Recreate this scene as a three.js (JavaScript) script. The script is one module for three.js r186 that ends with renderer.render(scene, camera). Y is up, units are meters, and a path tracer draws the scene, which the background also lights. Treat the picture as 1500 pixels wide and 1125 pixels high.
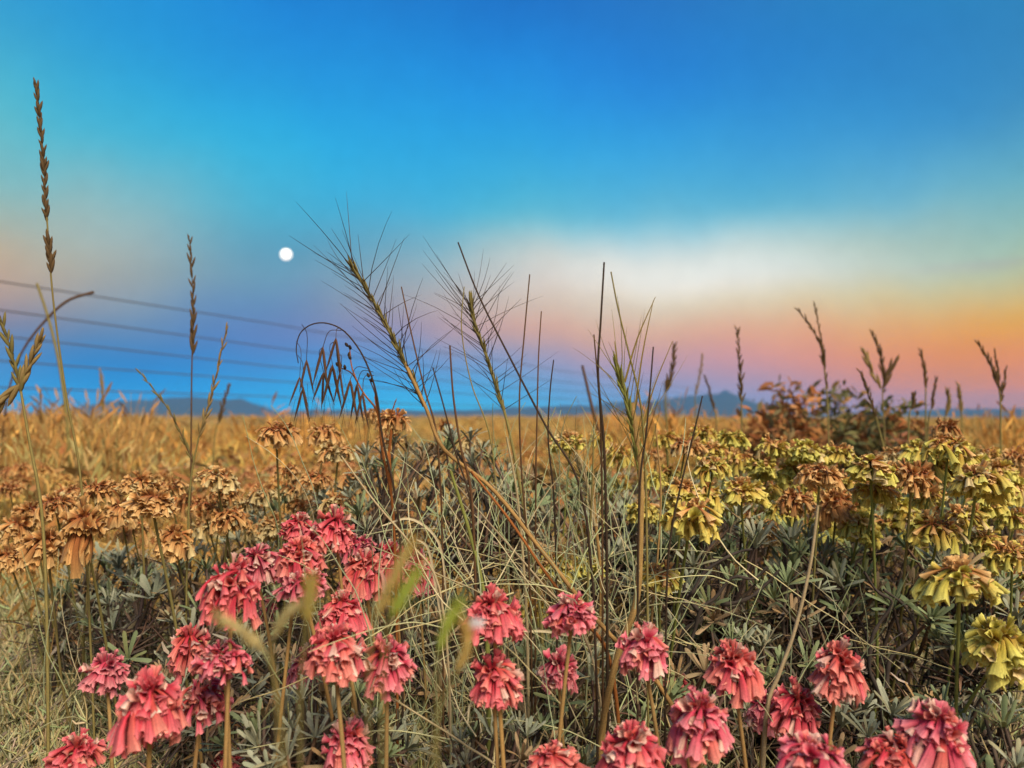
import * as THREE from 'three';
import { mergeGeometries } from 'three/addons/utils/BufferGeometryUtils.js';
import { createNoise2D } from 'simplex-noise';

// ---------------------------------------------------------------- camera, sky, sun, exposure
const scene = new THREE.Scene();
const EYE = 0.34, FOCAL = 1133, PITCH = Math.atan((612 - 562.5) / FOCAL);
const camera = new THREE.PerspectiveCamera(2 * Math.atan(562.5 / FOCAL) * 180 / Math.PI, 4 / 3, 0.02, 20000);
camera.position.set(0, EYE, 0);
camera.rotation.set(PITCH, 0, 0);
camera.focus = 0.56;
camera.userData.fStop = 7;            // about a 3 mm pupil, as a phone lens has
scene.add(camera);

const renderer = new THREE.WebGLRenderer({ antialias: true });
renderer.toneMapping = THREE.LinearToneMapping;
renderer.toneMappingExposure = 2.0;
renderer.shadowMap.enabled = true;

const HAZE = 1.6e-4;                     // density of the evening haze, per metre
const SUN_AZ = 152, SUN_EL = 47;
{
  // dusk sky opposite the set sun: colour by azimuth (columns, degrees right of north) and height (rows)
  const AZ = [-180, -120, -70, -36, -27, -18, -9, 0, 9, 18, 27, 36, 70, 120, 180];
  const EL = [0, 2, 4, 6, 8, 10, 12, 15, 19, 24, 29, 45, 90];
  const IN = [
    [0x4fa6d2, 0x33a1d8, 0x37a9e0, 0x3bb3e1, 0x46afdc, 0x5e9fcc, 0x7c95c1, 0xa18ca7, 0xb68c92],
    [0x4e97cc, 0x3095d5, 0x399edb, 0x40a6de, 0x5aa2d4, 0x7e98c3, 0xa193b0, 0xbd8c91, 0xca8c76],
    [0x648cb8, 0x3c87c7, 0x498dcc, 0x5e96ce, 0x8b99be, 0xae98ae, 0xcc9798, 0xd89175, 0xde9354],
    [0x938a9a, 0x608ab7, 0x5f85bd, 0x8d91b4, 0xc4a3a1, 0xd0a99c, 0xdba890, 0xdda474, 0xdea759],
    [0xbb9d8f, 0x879aad, 0x668eb9, 0x9b9dac, 0xcab7ae, 0xd8c8b6, 0xdbc9ae, 0xd1be94, 0xc8b988],
    [0xc3ac94, 0x9da8a9, 0x6c9bb8, 0x8ca6b6, 0xc8c6c3, 0xe6e4dc, 0xdfe2db, 0xbcc9bb, 0xa8bda6],
    [0xa8b2a6, 0x9cb4b6, 0x62a0bc, 0x6fa8c1, 0xaec6ca, 0xd0dcdc, 0xbed5d6, 0xa2c1be, 0x8ab8b7],
    [0x80bac0, 0x80b8c4, 0x4fb0d1, 0x47aed8, 0x5ab6d4, 0x69b8d6, 0x64b3d2, 0x6bb1cd, 0x68abc0],
    [0x5cb8cc, 0x45b2d6, 0x35afdf, 0x32a8e0, 0x35a5de, 0x3ca4de, 0x3f9dd6, 0x3f96ce, 0x4490c0],
    [0x3ea2cf, 0x2d9bd7, 0x2895db, 0x2794dd, 0x278fdd, 0x2a88d8, 0x2d86ce, 0x3084c4, 0x3686bc],
    [0x3492cc, 0x298dd2, 0x2382d2, 0x237ece, 0x2376c9, 0x2976c4, 0x2d7abf, 0x2d80bb, 0x3286b8],
    [0x2f72b8, 0x2a70b8, 0x2a6cb8, 0x2a6ab6, 0x2a66b4, 0x2b64b0, 0x2d62ac, 0x2d62a8, 0x2f63a4],
    [0x2c5ca2, 0x2c5ca2, 0x2c5ca2, 0x2c5ca2, 0x2c5ca2, 0x2c5ca2, 0x2c5ca2, 0x2c5ca2, 0x2c5ca2]];
  const WEST = [0xe89a58, 0xe9a25c, 0xe9aa64, 0xe8b474, 0xe6be8a, 0xe2c6a2, 0xdac8b2, 0xc2c4bc, 0x93b4c4, 0x6c9fc4, 0x548cbe, 0x3a6cae, 0x2c5ca2];
  const rgb = (h) => [h >> 16 & 255, h >> 8 & 255, h & 255];
  const mixc = (a, b, t) => a.map((v, i) => v + (b[i] - v) * t);
  const table = IN.map((row, j) => {
    const r = row.map(rgb), w = rgb(WEST[j]), L = r[0], R = r[8];
    const far = mixc(mixc(L, R, 0.5), w, 1);
    return [far, mixc(L, w, 0.8), mixc(L, w, 0.35), ...r, mixc(R, w, 0.4), mixc(R, w, 0.85), far];
  });
  const cr = (a, b, c, d, t) => a.map((_, i) => b[i] + 0.5 * t * (c[i] - a[i] + t * (2 * a[i] - 5 * b[i] + 4 * c[i] - d[i] + t * (3 * (b[i] - c[i]) + d[i] - a[i]))));
  const find = (A, v) => { let i = 0; while (i < A.length - 2 && v >= A[i + 1]) i++; return i; };
  const smooth = (A, v, get) => {
    const i = find(A, v), t = Math.min(1, Math.max(0, (v - A[i]) / (A[i + 1] - A[i]))), n = A.length - 1;
    return cr(get(Math.max(0, i - 1)), get(i), get(i + 1), get(Math.min(n, i + 2)), t);
  };
  const W = 1024, H = 512, data = new Float32Array(W * H * 4), lin = (v) => { v = Math.min(1, Math.max(0.02, v / 255)); return v <= 0.04045 ? v / 12.92 : ((v + 0.055) / 1.055) ** 2.4; };
  const n2 = createNoise2D(mulberry(5));
  for (let y = 0; y < H; y++) for (let x = 0; x < W; x++) {
    const el = Math.max(0, ((y + 0.5) / H - 0.5) * 180), round = ((x + 0.5) / W - 0.5) * 360;
    let az = round + 90; if (az > 180) az -= 360;
    const dx = Math.cos(round * Math.PI / 180), dz = Math.sin(round * Math.PI / 180);
    // thin uneven haze: the bands waver a little
    const wob = el < 50 ? (n2(dx * 3 + 7, dz * 3 + el * 0.02) * 0.55 + n2(dx * 9, dz * 9 + el * 0.12) * 0.3) * Math.min(1, el / 5) : 0;
    const e2 = Math.max(0, el + wob);
    const c = smooth(AZ, az, (i) => smooth(EL, e2, (j) => table[j][i]));
    const g = 1 + 0.02 * n2(dx * 26, dz * 26 + el * 0.5) + 0.03 * n2(dx * 70, dz * 70 + el * 1.6);
    const o = (y * W + x) * 4;
    const clear = Math.exp(-HAZE * Math.min(5200, 158 / Math.max(0.001, Math.sin(el * Math.PI / 180))));      // what the haze over the plain lets through
    for (let k = 0; k < 3; k++) data[o + k] = Math.max(0.008, (lin(c[k]) - (1 - clear) * [0.06, 0.21, 0.45][k]) / clear) * 0.5 * g;
    data[o + 3] = 1;
  }
  const sky = new THREE.DataTexture(data, W, H, THREE.RGBAFormat, THREE.FloatType);
  sky.mapping = THREE.EquirectangularReflectionMapping; sky.magFilter = THREE.LinearFilter; sky.needsUpdate = true;
  scene.background = sky; scene.environment = sky;
}
{
  const sun = new THREE.DirectionalLight(new THREE.Color().setRGB(1, 0.84, 0.63), 3.3);
  const a = SUN_AZ * Math.PI / 180, e = SUN_EL * Math.PI / 180;
  sun.position.set(Math.sin(a) * Math.cos(e) * 20, Math.sin(e) * 20, -Math.cos(a) * Math.cos(e) * 20);
  sun.castShadow = true; sun.shadow.radius = 55; sun.shadow.mapSize.set(2048, 2048);
  Object.assign(sun.shadow.camera, { left: -6, right: 6, top: 6, bottom: -6, near: 1, far: 60 });
  sun.name = 'afterglow'; scene.add(sun); scene.add(sun.target);
}

scene.fog = new THREE.FogExp2(new THREE.Color().setRGB(0.12, 0.45, 1), HAZE);   // thin blue evening haze over the plain

// ---------------------------------------------------------------- helpers
function mulberry(a) { return () => { a |= 0; a = a + 0x6D2B79F5 | 0; let t = Math.imul(a ^ a >>> 15, 1 | a); t = t + Math.imul(t ^ t >>> 7, 61 | t) ^ t; return ((t ^ t >>> 14) >>> 0) / 4294967296; }; }
let R = mulberry(11);
const rr = (a, b) => a + (b - a) * R(), pick = (A) => A[Math.floor(R() * A.length)];
const V = (x, y, z) => new THREE.Vector3(x, y, z);
const noise = createNoise2D(mulberry(3));
const groundY = (x, z) => { const d = Math.hypot(x, z); return 0.02 * noise(x * 1.3, z * 1.3) * Math.min(1, d) + 0.05 * noise(x * 0.16 + 9, z * 0.16) * Math.min(1, d / 6) + 0.34 * noise(x * 0.035 + 4, z * 0.05) * Math.min(1, Math.max(0, (d - 9) / 25)) * Math.min(1, Math.max(0, (200 - d) / 60)); };
const cp = Math.cos(PITCH), sp = Math.sin(PITCH);
// a point of the place: how far right / down of the line of sight it is seen, at a distance ahead in metres
function at(px, py, d) { const x = (px - 750) / FOCAL * d, y = (562.5 - py) / FOCAL * d; return V(x, EYE + y * cp + d * sp, y * sp - d * cp); }
const taken = {};
function numbered(n) { taken[n] = (taken[n] ?? -1) + 1; return taken[n] ? n + '_' + String(taken[n]).padStart(3, '0') : n; }
function tag(o, label, category, group, kind) { if (label) o.userData.label = label; if (category) o.userData.category = category; if (group) o.userData.group = group; if (kind) o.userData.kind = kind; return o; }
function thing(name, p, label, category, group) { const g = new THREE.Group(); g.name = numbered(name); g.position.copy(p); scene.add(g); return tag(g, label, category, group); }
function shadowed(m) { m.castShadow = m.receiveShadow = true; return m; }
function mesh(name, geo, mat, parent) { const m = shadowed(new THREE.Mesh(geo, mat)); m.name = name; parent?.add(m); return m; }
const UPV = V(0, 1, 0);

class MB {                                    // collects tubes and ribbons into one geometry
  constructor() { this.p = []; this.u = []; this.c = []; this.i = []; }
  vert(v, u, w, c) { this.p.push(v.x, v.y, v.z); this.u.push(u, w); this.c.push(c[0], c[1], c[2]); return this.p.length / 3 - 1; }
  tube(pts, rad, sides, col, vscale = 1) {
    const n = pts.length; let prev = null; const rows = [];
    let along = 0;
    for (let k = 0; k < n; k++) {
      const t = pts[Math.min(n - 1, k + 1)].clone().sub(pts[Math.max(0, k - 1)]).normalize();
      let a = prev ? prev.clone().addScaledVector(t, -prev.dot(t)) : (Math.abs(t.y) < 0.9 ? V(0, 1, 0) : V(1, 0, 0)).cross(t);
      a.normalize(); prev = a; const b = t.clone().cross(a);
      if (k) along += pts[k].distanceTo(pts[k - 1]);
      const f = k / (n - 1), r = typeof rad === 'function' ? rad(f) : rad, c = typeof col === 'function' ? col(f) : col, row = [];
      for (let s = 0; s < sides; s++) { const w = s / sides * Math.PI * 2; row.push(this.vert(pts[k].clone().addScaledVector(a, Math.cos(w) * r).addScaledVector(b, Math.sin(w) * r), s / sides, along * vscale, c)); }
      rows.push(row);
    }
    for (let k = 0; k + 1 < n; k++) for (let s = 0; s < sides; s++) { const s2 = (s + 1) % sides, A = rows[k][s], B = rows[k][s2], C = rows[k + 1][s2], D = rows[k + 1][s]; this.i.push(A, B, C, A, C, D); }
    return this;
  }
  ribbon(pts, width, face, fold, col) {       // a blade: three columns, folded along its midrib
    const n = pts.length, rows = [];
    for (let k = 0; k < n; k++) {
      const t = pts[Math.min(n - 1, k + 1)].clone().sub(pts[Math.max(0, k - 1)]).normalize();
      const side = t.clone().cross(face).normalize(), nn = side.clone().cross(t).normalize(), f = k / (n - 1), w = typeof width === 'function' ? width(f) : width, c = typeof col === 'function' ? col(f) : col;
      rows.push([this.vert(pts[k].clone().addScaledVector(side, -w / 2).addScaledVector(nn, fold * w), 0, f, c), this.vert(pts[k], 0.5, f, c), this.vert(pts[k].clone().addScaledVector(side, w / 2).addScaledVector(nn, fold * w), 1, f, c)]);
    }
    for (let k = 0; k + 1 < n; k++) for (let s = 0; s < 2; s++) { const A = rows[k][s], B = rows[k][s + 1], C = rows[k + 1][s + 1], D = rows[k + 1][s]; this.i.push(A, B, C, A, C, D); }
    return this;
  }
  flat(pts, width, face, col) {               // a two-column blade for what is small
    const n = pts.length, rows = [];
    for (let k = 0; k < n; k++) {
      const t = pts[Math.min(n - 1, k + 1)].clone().sub(pts[Math.max(0, k - 1)]).normalize(), side = t.clone().cross(face).normalize(), f = k / (n - 1), w = width(f), c = typeof col === 'function' ? col(f) : col;
      rows.push([this.vert(pts[k].clone().addScaledVector(side, -w / 2), 0, f, c), this.vert(pts[k].clone().addScaledVector(side, w / 2), 1, f, c)]);
    }
    for (let k = 0; k + 1 < n; k++) { const A = rows[k][0], B = rows[k][1], C = rows[k + 1][1], D = rows[k + 1][0]; this.i.push(A, B, C, A, C, D); }
    return this;
  }
  geo() {
    const g = new THREE.BufferGeometry();
    g.setAttribute('position', new THREE.Float32BufferAttribute(this.p, 3)); g.setAttribute('uv', new THREE.Float32BufferAttribute(this.u, 2)); g.setAttribute('color', new THREE.Float32BufferAttribute(this.c, 3));
    g.setIndex(this.i); g.computeVertexNormals(); return g;
  }
}
const curve = (pts, n) => new THREE.CatmullRomCurve3(pts, false, 'centripetal').getPoints(n);
const jit = (c, s) => { const k = 1 + rr(-s, s); return [c[0] * k * (1 + rr(-s, s) * 0.4), c[1] * k * (1 + rr(-s, s) * 0.25), c[2] * k * (1 + rr(-s, s) * 0.4)]; };
const lerpc = (a, b, t) => [a[0] + (b[0] - a[0]) * t, a[1] + (b[1] - a[1]) * t, a[2] + (b[2] - a[2]) * t];

// a fibrous grain: streaks along v, specks across; plain tone around 0.85
function fibre(w, h, streak, speck, seed) {
  const rnd = mulberry(seed), n = createNoise2D(rnd), d = new Uint8Array(w * h * 4);
  for (let y = 0; y < h; y++) for (let x = 0; x < w; x++) {
    const s = n(x / w * 9, y / h * 1.2) * 0.6 + n(x / w * 23, y / h * 3) * 0.4, k = n(x / w * 16, y / h * 22);
    const v = Math.min(255, 255 * (0.86 + streak * s + speck * k + (rnd() - 0.5) * speck)), o = (y * w + x) * 4;
    d[o] = d[o + 1] = d[o + 2] = v; d[o + 3] = 255;
  }
  const t = new THREE.DataTexture(d, w, h); t.wrapS = t.wrapT = THREE.RepeatWrapping; t.magFilter = THREE.LinearFilter; t.minFilter = THREE.LinearMipmapLinearFilter; t.colorSpace = THREE.SRGBColorSpace; t.needsUpdate = true; return t;
}
const grainPetal = fibre(64, 128, 0.2, 0.07, 21), grainStem = fibre(32, 256, 0.16, 0.12, 22), grainLeaf = fibre(64, 128, 0.1, 0.14, 23);
const mat = (rgb, o = {}) => { const m = new THREE.MeshPhysicalMaterial({ roughness: 0.85, side: THREE.DoubleSide, vertexColors: true, specularIntensity: 0.4, ...o }); m.color.setRGB(...rgb); return m; };
const petalMat = (rgb) => mat(rgb, { map: grainPetal, transmission: 0.22, thickness: 0, roughness: 0.9, sheen: 0.3, sheenRoughness: 0.7 });
const M = {
  stemTan: mat([0.40, 0.25, 0.09], { map: grainStem }), stemOlive: mat([0.26, 0.22, 0.075], { map: grainStem }), stemBrown: mat([0.13, 0.07, 0.032], { map: grainStem, roughness: 0.6 }),
  stemPale: mat([0.46, 0.38, 0.22], { map: grainStem }), stemRust: mat([0.36, 0.13, 0.035], { map: grainStem }), stemDark: mat([0.055, 0.035, 0.022], { map: grainStem, roughness: 0.65 }), stemGreen: mat([0.22, 0.24, 0.06], { map: grainStem }),
  seedBrown: mat([0.125, 0.08, 0.036], { map: grainLeaf }), seedTan: mat([0.30, 0.22, 0.09], { map: grainLeaf }), seedOlive: mat([0.19, 0.165, 0.055], { map: grainLeaf }),
  leafGrey: mat([0.36, 0.385, 0.28], { map: grainLeaf, transmission: 0.12, thickness: 0 }), leafGreen: mat([0.25, 0.31, 0.16], { map: grainLeaf, transmission: 0.12, thickness: 0 }), leafTan: mat([0.36, 0.26, 0.15], { map: grainLeaf }),
  wood: mat([0.125, 0.1, 0.082], { map: grainStem, roughness: 0.95 }), white: mat([1, 1, 1], { map: grainLeaf }), plain: mat([1, 1, 1]), grass: mat([1, 1, 1], { transmission: 0.2, thickness: 0, roughness: 0.9 }),
};

// ---------------------------------------------------------------- ground, hills, moon
{
  // one sheet: rings that widen with distance, fine near the camera
  const mb = new MB(), rad = [0]; for (let r = 0.15; r < 4800; r *= 1.13) rad.push(r); rad.push(4800);
  const N = 120, rows = [];
  const n2 = createNoise2D(mulberry(77));
  for (const r of rad) {
    const row = [];
    for (let k = 0; k <= N; k++) {
      const w = k / N * Math.PI * 2, x = Math.cos(w) * r, z = Math.sin(w) * r;
      const patch = n2(x * 0.09, z * 0.09) * 0.5 + n2(x * 0.7, z * 0.7) * 0.5, soil = [0.20, 0.145, 0.09], straw = [0.32, 0.215, 0.085];
      const c = lerpc(soil, straw, Math.min(1, Math.max(0, 0.6 + 0.7 * patch))).map((v) => v * (1 + 0.1 * n2(x * 3, z * 3)));
      row.push(mb.vert(V(x, r > 200 ? 0 : groundY(x, z), z), x, z, c));
    }
    rows.push(row);
  }
  for (let j = 0; j + 1 < rows.length; j++) for (let k = 0; k < N; k++) mb.i.push(rows[j][k], rows[j + 1][k + 1], rows[j + 1][k], rows[j][k], rows[j][k + 1], rows[j + 1][k + 1]);
  const soilTex = fibre(256, 256, 0.1, 0.3, 31);
  const g = mesh(numbered('ground'), mb.geo(), mat([1, 1, 1], { map: soilTex, bumpMap: soilTex, bumpScale: 0.006, roughness: 1 }), scene);
  tag(g, 'dry straw coloured ground of the meadow', 'ground', null, 'structure');
}
function hill(pts, dist, label, seed) {       // a ridge seen from afar: crest heights along it, sloping to the plain on both sides
  const n2 = createNoise2D(mulberry(seed)), mb = new MB(), rows = [], cols = 90, deep = 14;
  const x0 = pts[0][0], x1 = pts[pts.length - 1][0];
  for (let i = 0; i <= cols; i++) {
    const px = x0 + (x1 - x0) * i / cols; let k = 0; while (k < pts.length - 2 && px > pts[k + 1][0]) k++;
    const t = (px - pts[k][0]) / (pts[k + 1][0] - pts[k][0]), s = t * t * (3 - 2 * t), h = 1.12 * (pts[k][1] + (pts[k + 1][1] - pts[k][1]) * s) / FOCAL * dist, row = [];
    for (let j = 0; j <= deep; j++) {
      const v = j / deep * 2 - 1, x = (px - 750) / FOCAL * dist, z = -dist - v * dist * 0.2, fall = Math.cos(v * Math.PI / 2) ** 1.3;
      const rough = (n2(x * 0.006, z * 0.006) * 0.12 + n2(x * 0.022, z * 0.022) * 0.06) * h;
      row.push(mb.vert(V(x, -2 + (h + rough) * fall, z), i, j, [1, 1, 1]));
    }
    rows.push(row);
  }
  for (let i = 0; i < cols; i++) for (let j = 0; j < deep; j++) mb.i.push(rows[i][j], rows[i + 1][j], rows[i + 1][j + 1], rows[i][j], rows[i + 1][j + 1], rows[i][j + 1]);
  const h = mesh(numbered('hill'), mb.geo(), mat([0.05, 0.062, 0.045], { roughness: 1 }), scene);
  tag(h, label, 'hill', null, 'structure');
}
hill([[60, 2], [150, 16], [215, 24], [290, 27], [350, 24], [385, 10], [430, 2]], 3600, 'low flat topped blue hill beyond the golden field', 1);
hill([[330, 4], [480, 11], [640, 10], [760, 13], [860, 17], [940, 22], [1010, 28], [1052, 33], [1085, 22], [1130, 10], [1210, 3]], 3900, 'long blue ridge rising to a rounded peak', 2);
hill([[1180, 2], [1290, 9], [1400, 12], [1530, 12], [1700, 4]], 3500, 'flat blue ridge behind the rusty brown bushes', 4);
{
  const p = at(419, 373, 700);
  const m = mesh(numbered('moon'), new THREE.SphereGeometry(5.1, 32, 20), new THREE.MeshStandardMaterial({ color: 0xddd8cc, emissive: new THREE.Color().setRGB(1, 0.985, 0.96), emissiveIntensity: 0.62, roughness: 1 }), scene);
  m.position.copy(p); m.castShadow = false; tag(m, 'full white moon low in the dusk sky', 'moon');
}

// ---------------------------------------------------------------- wire fence running off across the field
{
  const f0 = V(-2.9, 0, -4.39), dir = V(0.468, 0, -1), P = (s) => f0.clone().addScaledVector(dir, s);
  const foot = P(-2.0), t = thing('wire_fence', foot, 'five strand wire fence with thin steel posts crossing the golden field', 'fence');
  const steel = mat([0.10, 0.10, 0.11], { metalness: 0.4, roughness: 0.6 }), paint = mat([0.075, 0.08, 0.075], { roughness: 0.7 });
  const spots = [-2.0, 14.0, 30.0, 46.0];
  const post = new THREE.ExtrudeGeometry(new THREE.Shape([[-0.032, 0], [0.032, 0], [0.032, 0.006], [0.005, 0.006], [0.005, 0.04], [-0.005, 0.04], [-0.005, 0.006], [-0.032, 0.006]].map((p) => new THREE.Vector2(...p))), { depth: 1.62, bevelEnabled: false });
  post.rotateX(-Math.PI / 2); post.setAttribute('color', new THREE.Float32BufferAttribute(new Array(post.attributes.position.count * 3).fill(1), 3));
  for (const s of spots) { const p = P(s), m = mesh('post', post, paint, t); m.position.set(p.x - foot.x, -0.42, p.z - foot.z); m.rotation.y = 0.44; }
  for (const h of [1.15, 0.97, 0.82, 0.69, 0.55]) {
    const pts = [];
    for (let k = 0; k + 1 < spots.length; k++) for (let q = 0; q < 8; q++) { const u = q / 8, s = spots[k] + (spots[k + 1] - spots[k]) * u, p = P(s); pts.push(V(p.x - foot.x, h - 0.06 * 4 * u * (1 - u) + 0.012 * Math.sin(s * 1.7 + h * 9), p.z - foot.z)); }
    mesh('wire', new MB().tube(pts, 0.0042, 6, [1, 1, 1]).geo(), steel, t);
  }
}

// ---------------------------------------------------------------- grass of the field
function tuftGeo(n, h, spread, seeds, cols) {
  const mb = new MB();
  for (let k = 0; k < n; k++) {
    const w = rr(0, 6.283), lean = rr(0.05, 0.5) * spread, L = h * rr(0.55, 1), b = V(Math.cos(w) * rr(0, 0.25) * h * 0.5, 0, Math.sin(w) * rr(0, 0.25) * h * 0.5), out = V(Math.cos(w + rr(-0.6, 0.6)), 0, Math.sin(w + rr(-0.6, 0.6)));
    const pts = [0, 0.4, 0.75, 1].map((f) => b.clone().addScaledVector(out, lean * L * f * f * 1.3).add(V(0, L * f * (1 - 0.22 * lean * f), 0)));
    const c = jit(pick(cols), 0.25), c2 = lerpc(c, [c[0] * 1.25, c[1] * 1.2, c[2] * 1.1], 1);
    mb.flat(pts, (f) => h * (0.008 * (1 - f) + 0.002), V(out.z, 0.2, -out.x).cross(UPV).add(V(rr(-1, 1), 0, rr(-1, 1)) ), (f) => lerpc(c, c2, f));
    if (k < seeds) {                           // a plume of seeds at the tip
      const tip = pts[3], d = pts[3].clone().sub(pts[2]).normalize();
      for (let q = 0; q < 7; q++) { const o = tip.clone().addScaledVector(d, -h * 0.05 * q), s = V(rr(-1, 1), rr(0.6, 1.6), rr(-1, 1)).normalize(); mb.flat([o, o.clone().addScaledVector(s, h * 0.05), o.clone().addScaledVector(s, h * 0.095)], (f) => h * 0.016 * Math.sin(Math.PI * (0.12 + 0.8 * f)), V(rr(-1, 1), 0.1, rr(-1, 1)), jit(c2, 0.2)); }
    }
  }
  return mb.geo();
}
const gold = [[0.46, 0.29, 0.085], [0.40, 0.27, 0.09], [0.50, 0.36, 0.14], [0.36, 0.21, 0.06], [0.33, 0.27, 0.09]];
const olive = [[0.20, 0.19, 0.06], [0.26, 0.24, 0.09], [0.15, 0.14, 0.05], [0.32, 0.27, 0.1]];
const tufts = [tuftGeo(34, 1, 1, 9, gold), tuftGeo(30, 1, 1.5, 5, gold), tuftGeo(36, 1, 0.8, 12, gold), tuftGeo(40, 1, 1.9, 3, gold), tuftGeo(38, 1, 1.6, 3, olive), tuftGeo(34, 1, 2.2, 2, olive)];
function scatter(name, label, geo, count, place, material = M.grass) {
  const im = shadowed(new THREE.InstancedMesh(geo, material, count)), o = new THREE.Object3D(), c = new THREE.Color(); let n = 0;
  for (let k = 0; k < count * 4 && n < count; k++) {
    const s = place(); if (!s) continue;
    o.position.set(s.x, s.y ?? groundY(s.x, s.z) - 0.005, s.z); o.rotation.set(rr(-0.12, 0.12), rr(0, 6.283), rr(-0.12, 0.12)); o.scale.set(s.w, s.h, s.w); o.updateMatrix(); im.setMatrixAt(n, o.matrix);
    c.setRGB(...(s.c ?? [1, 1, 1])); im.setColorAt(n, c); n++;
  }
  im.count = n; im.name = numbered(name); scene.add(im); tag(im, label, 'grass', null, 'stuff'); return im;
}
const fieldPatch = createNoise2D(mulberry(8));
function fieldSpot(near, far, hmin, hmax, want) {
  return () => {
    const az = rr(-0.66, 0.66), d = near * (far / near) ** (R() ** 0.75), x = Math.tan(az) * d, z = -d;
    const p = fieldPatch(x * 0.35, z * 0.35) + 0.4 * fieldPatch(x * 1.4 + 5, z * 1.4); if (want > 0 ? p < 0.28 : p > 0.5) return null;
    const h = rr(hmin, hmax) * (0.8 + 0.25 * fieldPatch(x * 0.6 + 20, z * 0.6)), k = rr(0.8, 1.2), warm = 0.12 * fieldPatch(x * 0.2 - 7, z * 0.2);
    return { x, z, h, w: h * rr(0.9, 1.5), c: [k * (1 + warm), k, k * (1 - warm)] };
  };
}
for (let v = 0; v < 4; v++) {
  scatter('field_grass', ['golden dry grass of the field, upright plumes', 'golden dry grass of the field, arching blades', 'golden dry grass of the field, dense seed plumes', 'golden dry grass of the field, low and sprawling'][v], tufts[v], 3400, (() => {
    const a = fieldSpot(1.25, 5, 0.12, 0.27, 0), b = fieldSpot(5, 30, 0.18, 0.4, 0), c = fieldSpot(30, 220, 0.3, 0.5, 0);
    return () => { const q = R(); if (q < 0.3) return a(); if (q < 0.68) return b(); const s = c(); if (s) { s.w *= 3; } return s; };
  })());
}
for (let v = 4; v < 6; v++) scatter('olive_undergrowth', ['olive green undergrowth patches between the golden grass', 'sprawling olive green undergrowth low in the field'][v - 4], tufts[v], 1500, (() => {
  const a = fieldSpot(1.3, 4, 0.1, 0.2, 1), b = fieldSpot(4, 40, 0.16, 0.3, 1);
  return () => (R() < 0.5 ? a() : b());
})());

// ---------------------------------------------------------------- leaves, rosettes, shrubs
const leafGeo = (L, w, bend, c) => { const mb = new MB(), pts = [0, 0.25, 0.5, 0.75, 0.92, 1].map((f) => V(0, L * f, bend * L * f * f)); mb.ribbon(pts, (f) => w * (f < 0.1 ? 0.35 : 0.35 + 0.65 * Math.sin(Math.min(1, f * 1.08) * 2.45 * 0.9) ** 0.8) * (f > 0.95 ? 0.35 : 1), V(0, 0, 1), 0.16, (f) => lerpc(c, [c[0] * 1.12, c[1] * 1.1, c[2] * 1.1], f)); return mb.geo(); };
const q0 = new THREE.Quaternion(), e0 = new THREE.Euler(), m0 = new THREE.Matrix4();
function leafPose(k, n, L) { const ring = k / n, el = 1.38 - 0.8 * ring + rr(-0.14, 0.14), w = k * 2.4 + rr(-0.25, 0.25); e0.set(Math.PI / 2 - el, w, 0, 'YXZ'); return { q: new THREE.Quaternion().setFromEuler(e0), s: L * rr(0.75, 1.1) * (0.75 + 0.35 * ring) }; }
const leafVariants = [leafGeo(1, 0.15, 0.1, [1, 1, 1]), leafGeo(1, 0.17, 0.22, [0.82, 0.86, 0.82]), leafGeo(1, 0.13, -0.06, [1.12, 1.1, 1.08]), leafGeo(1, 0.15, 0.35, [0.98, 0.88, 0.72])];
function rosetteGeo(n) { const out = []; for (let k = 0; k < n; k++) { const { q, s } = leafPose(k, n, 1); out.push(pick(leafVariants).clone().applyMatrix4(m0.compose(V(0, rr(-0.25, 0.05), 0), q, V(s, s, s)))); } return mergeGeometries(out); }
const rosettes = [rosetteGeo(12), rosetteGeo(15), rosetteGeo(10), rosetteGeo(17), rosetteGeo(13), rosetteGeo(9)];
const barkCols = [[0.9, 0.85, 0.8], [1.25, 1.1, 1], [0.65, 0.6, 0.6], [1.7, 1.35, 1.1]];
const deadCols = [[0.26, 0.18, 0.11], [0.17, 0.12, 0.085], [0.34, 0.28, 0.2], [0.36, 0.22, 0.11], [0.12, 0.10, 0.085], [0.42, 0.38, 0.3], [0.27, 0.28, 0.19]];

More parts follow.
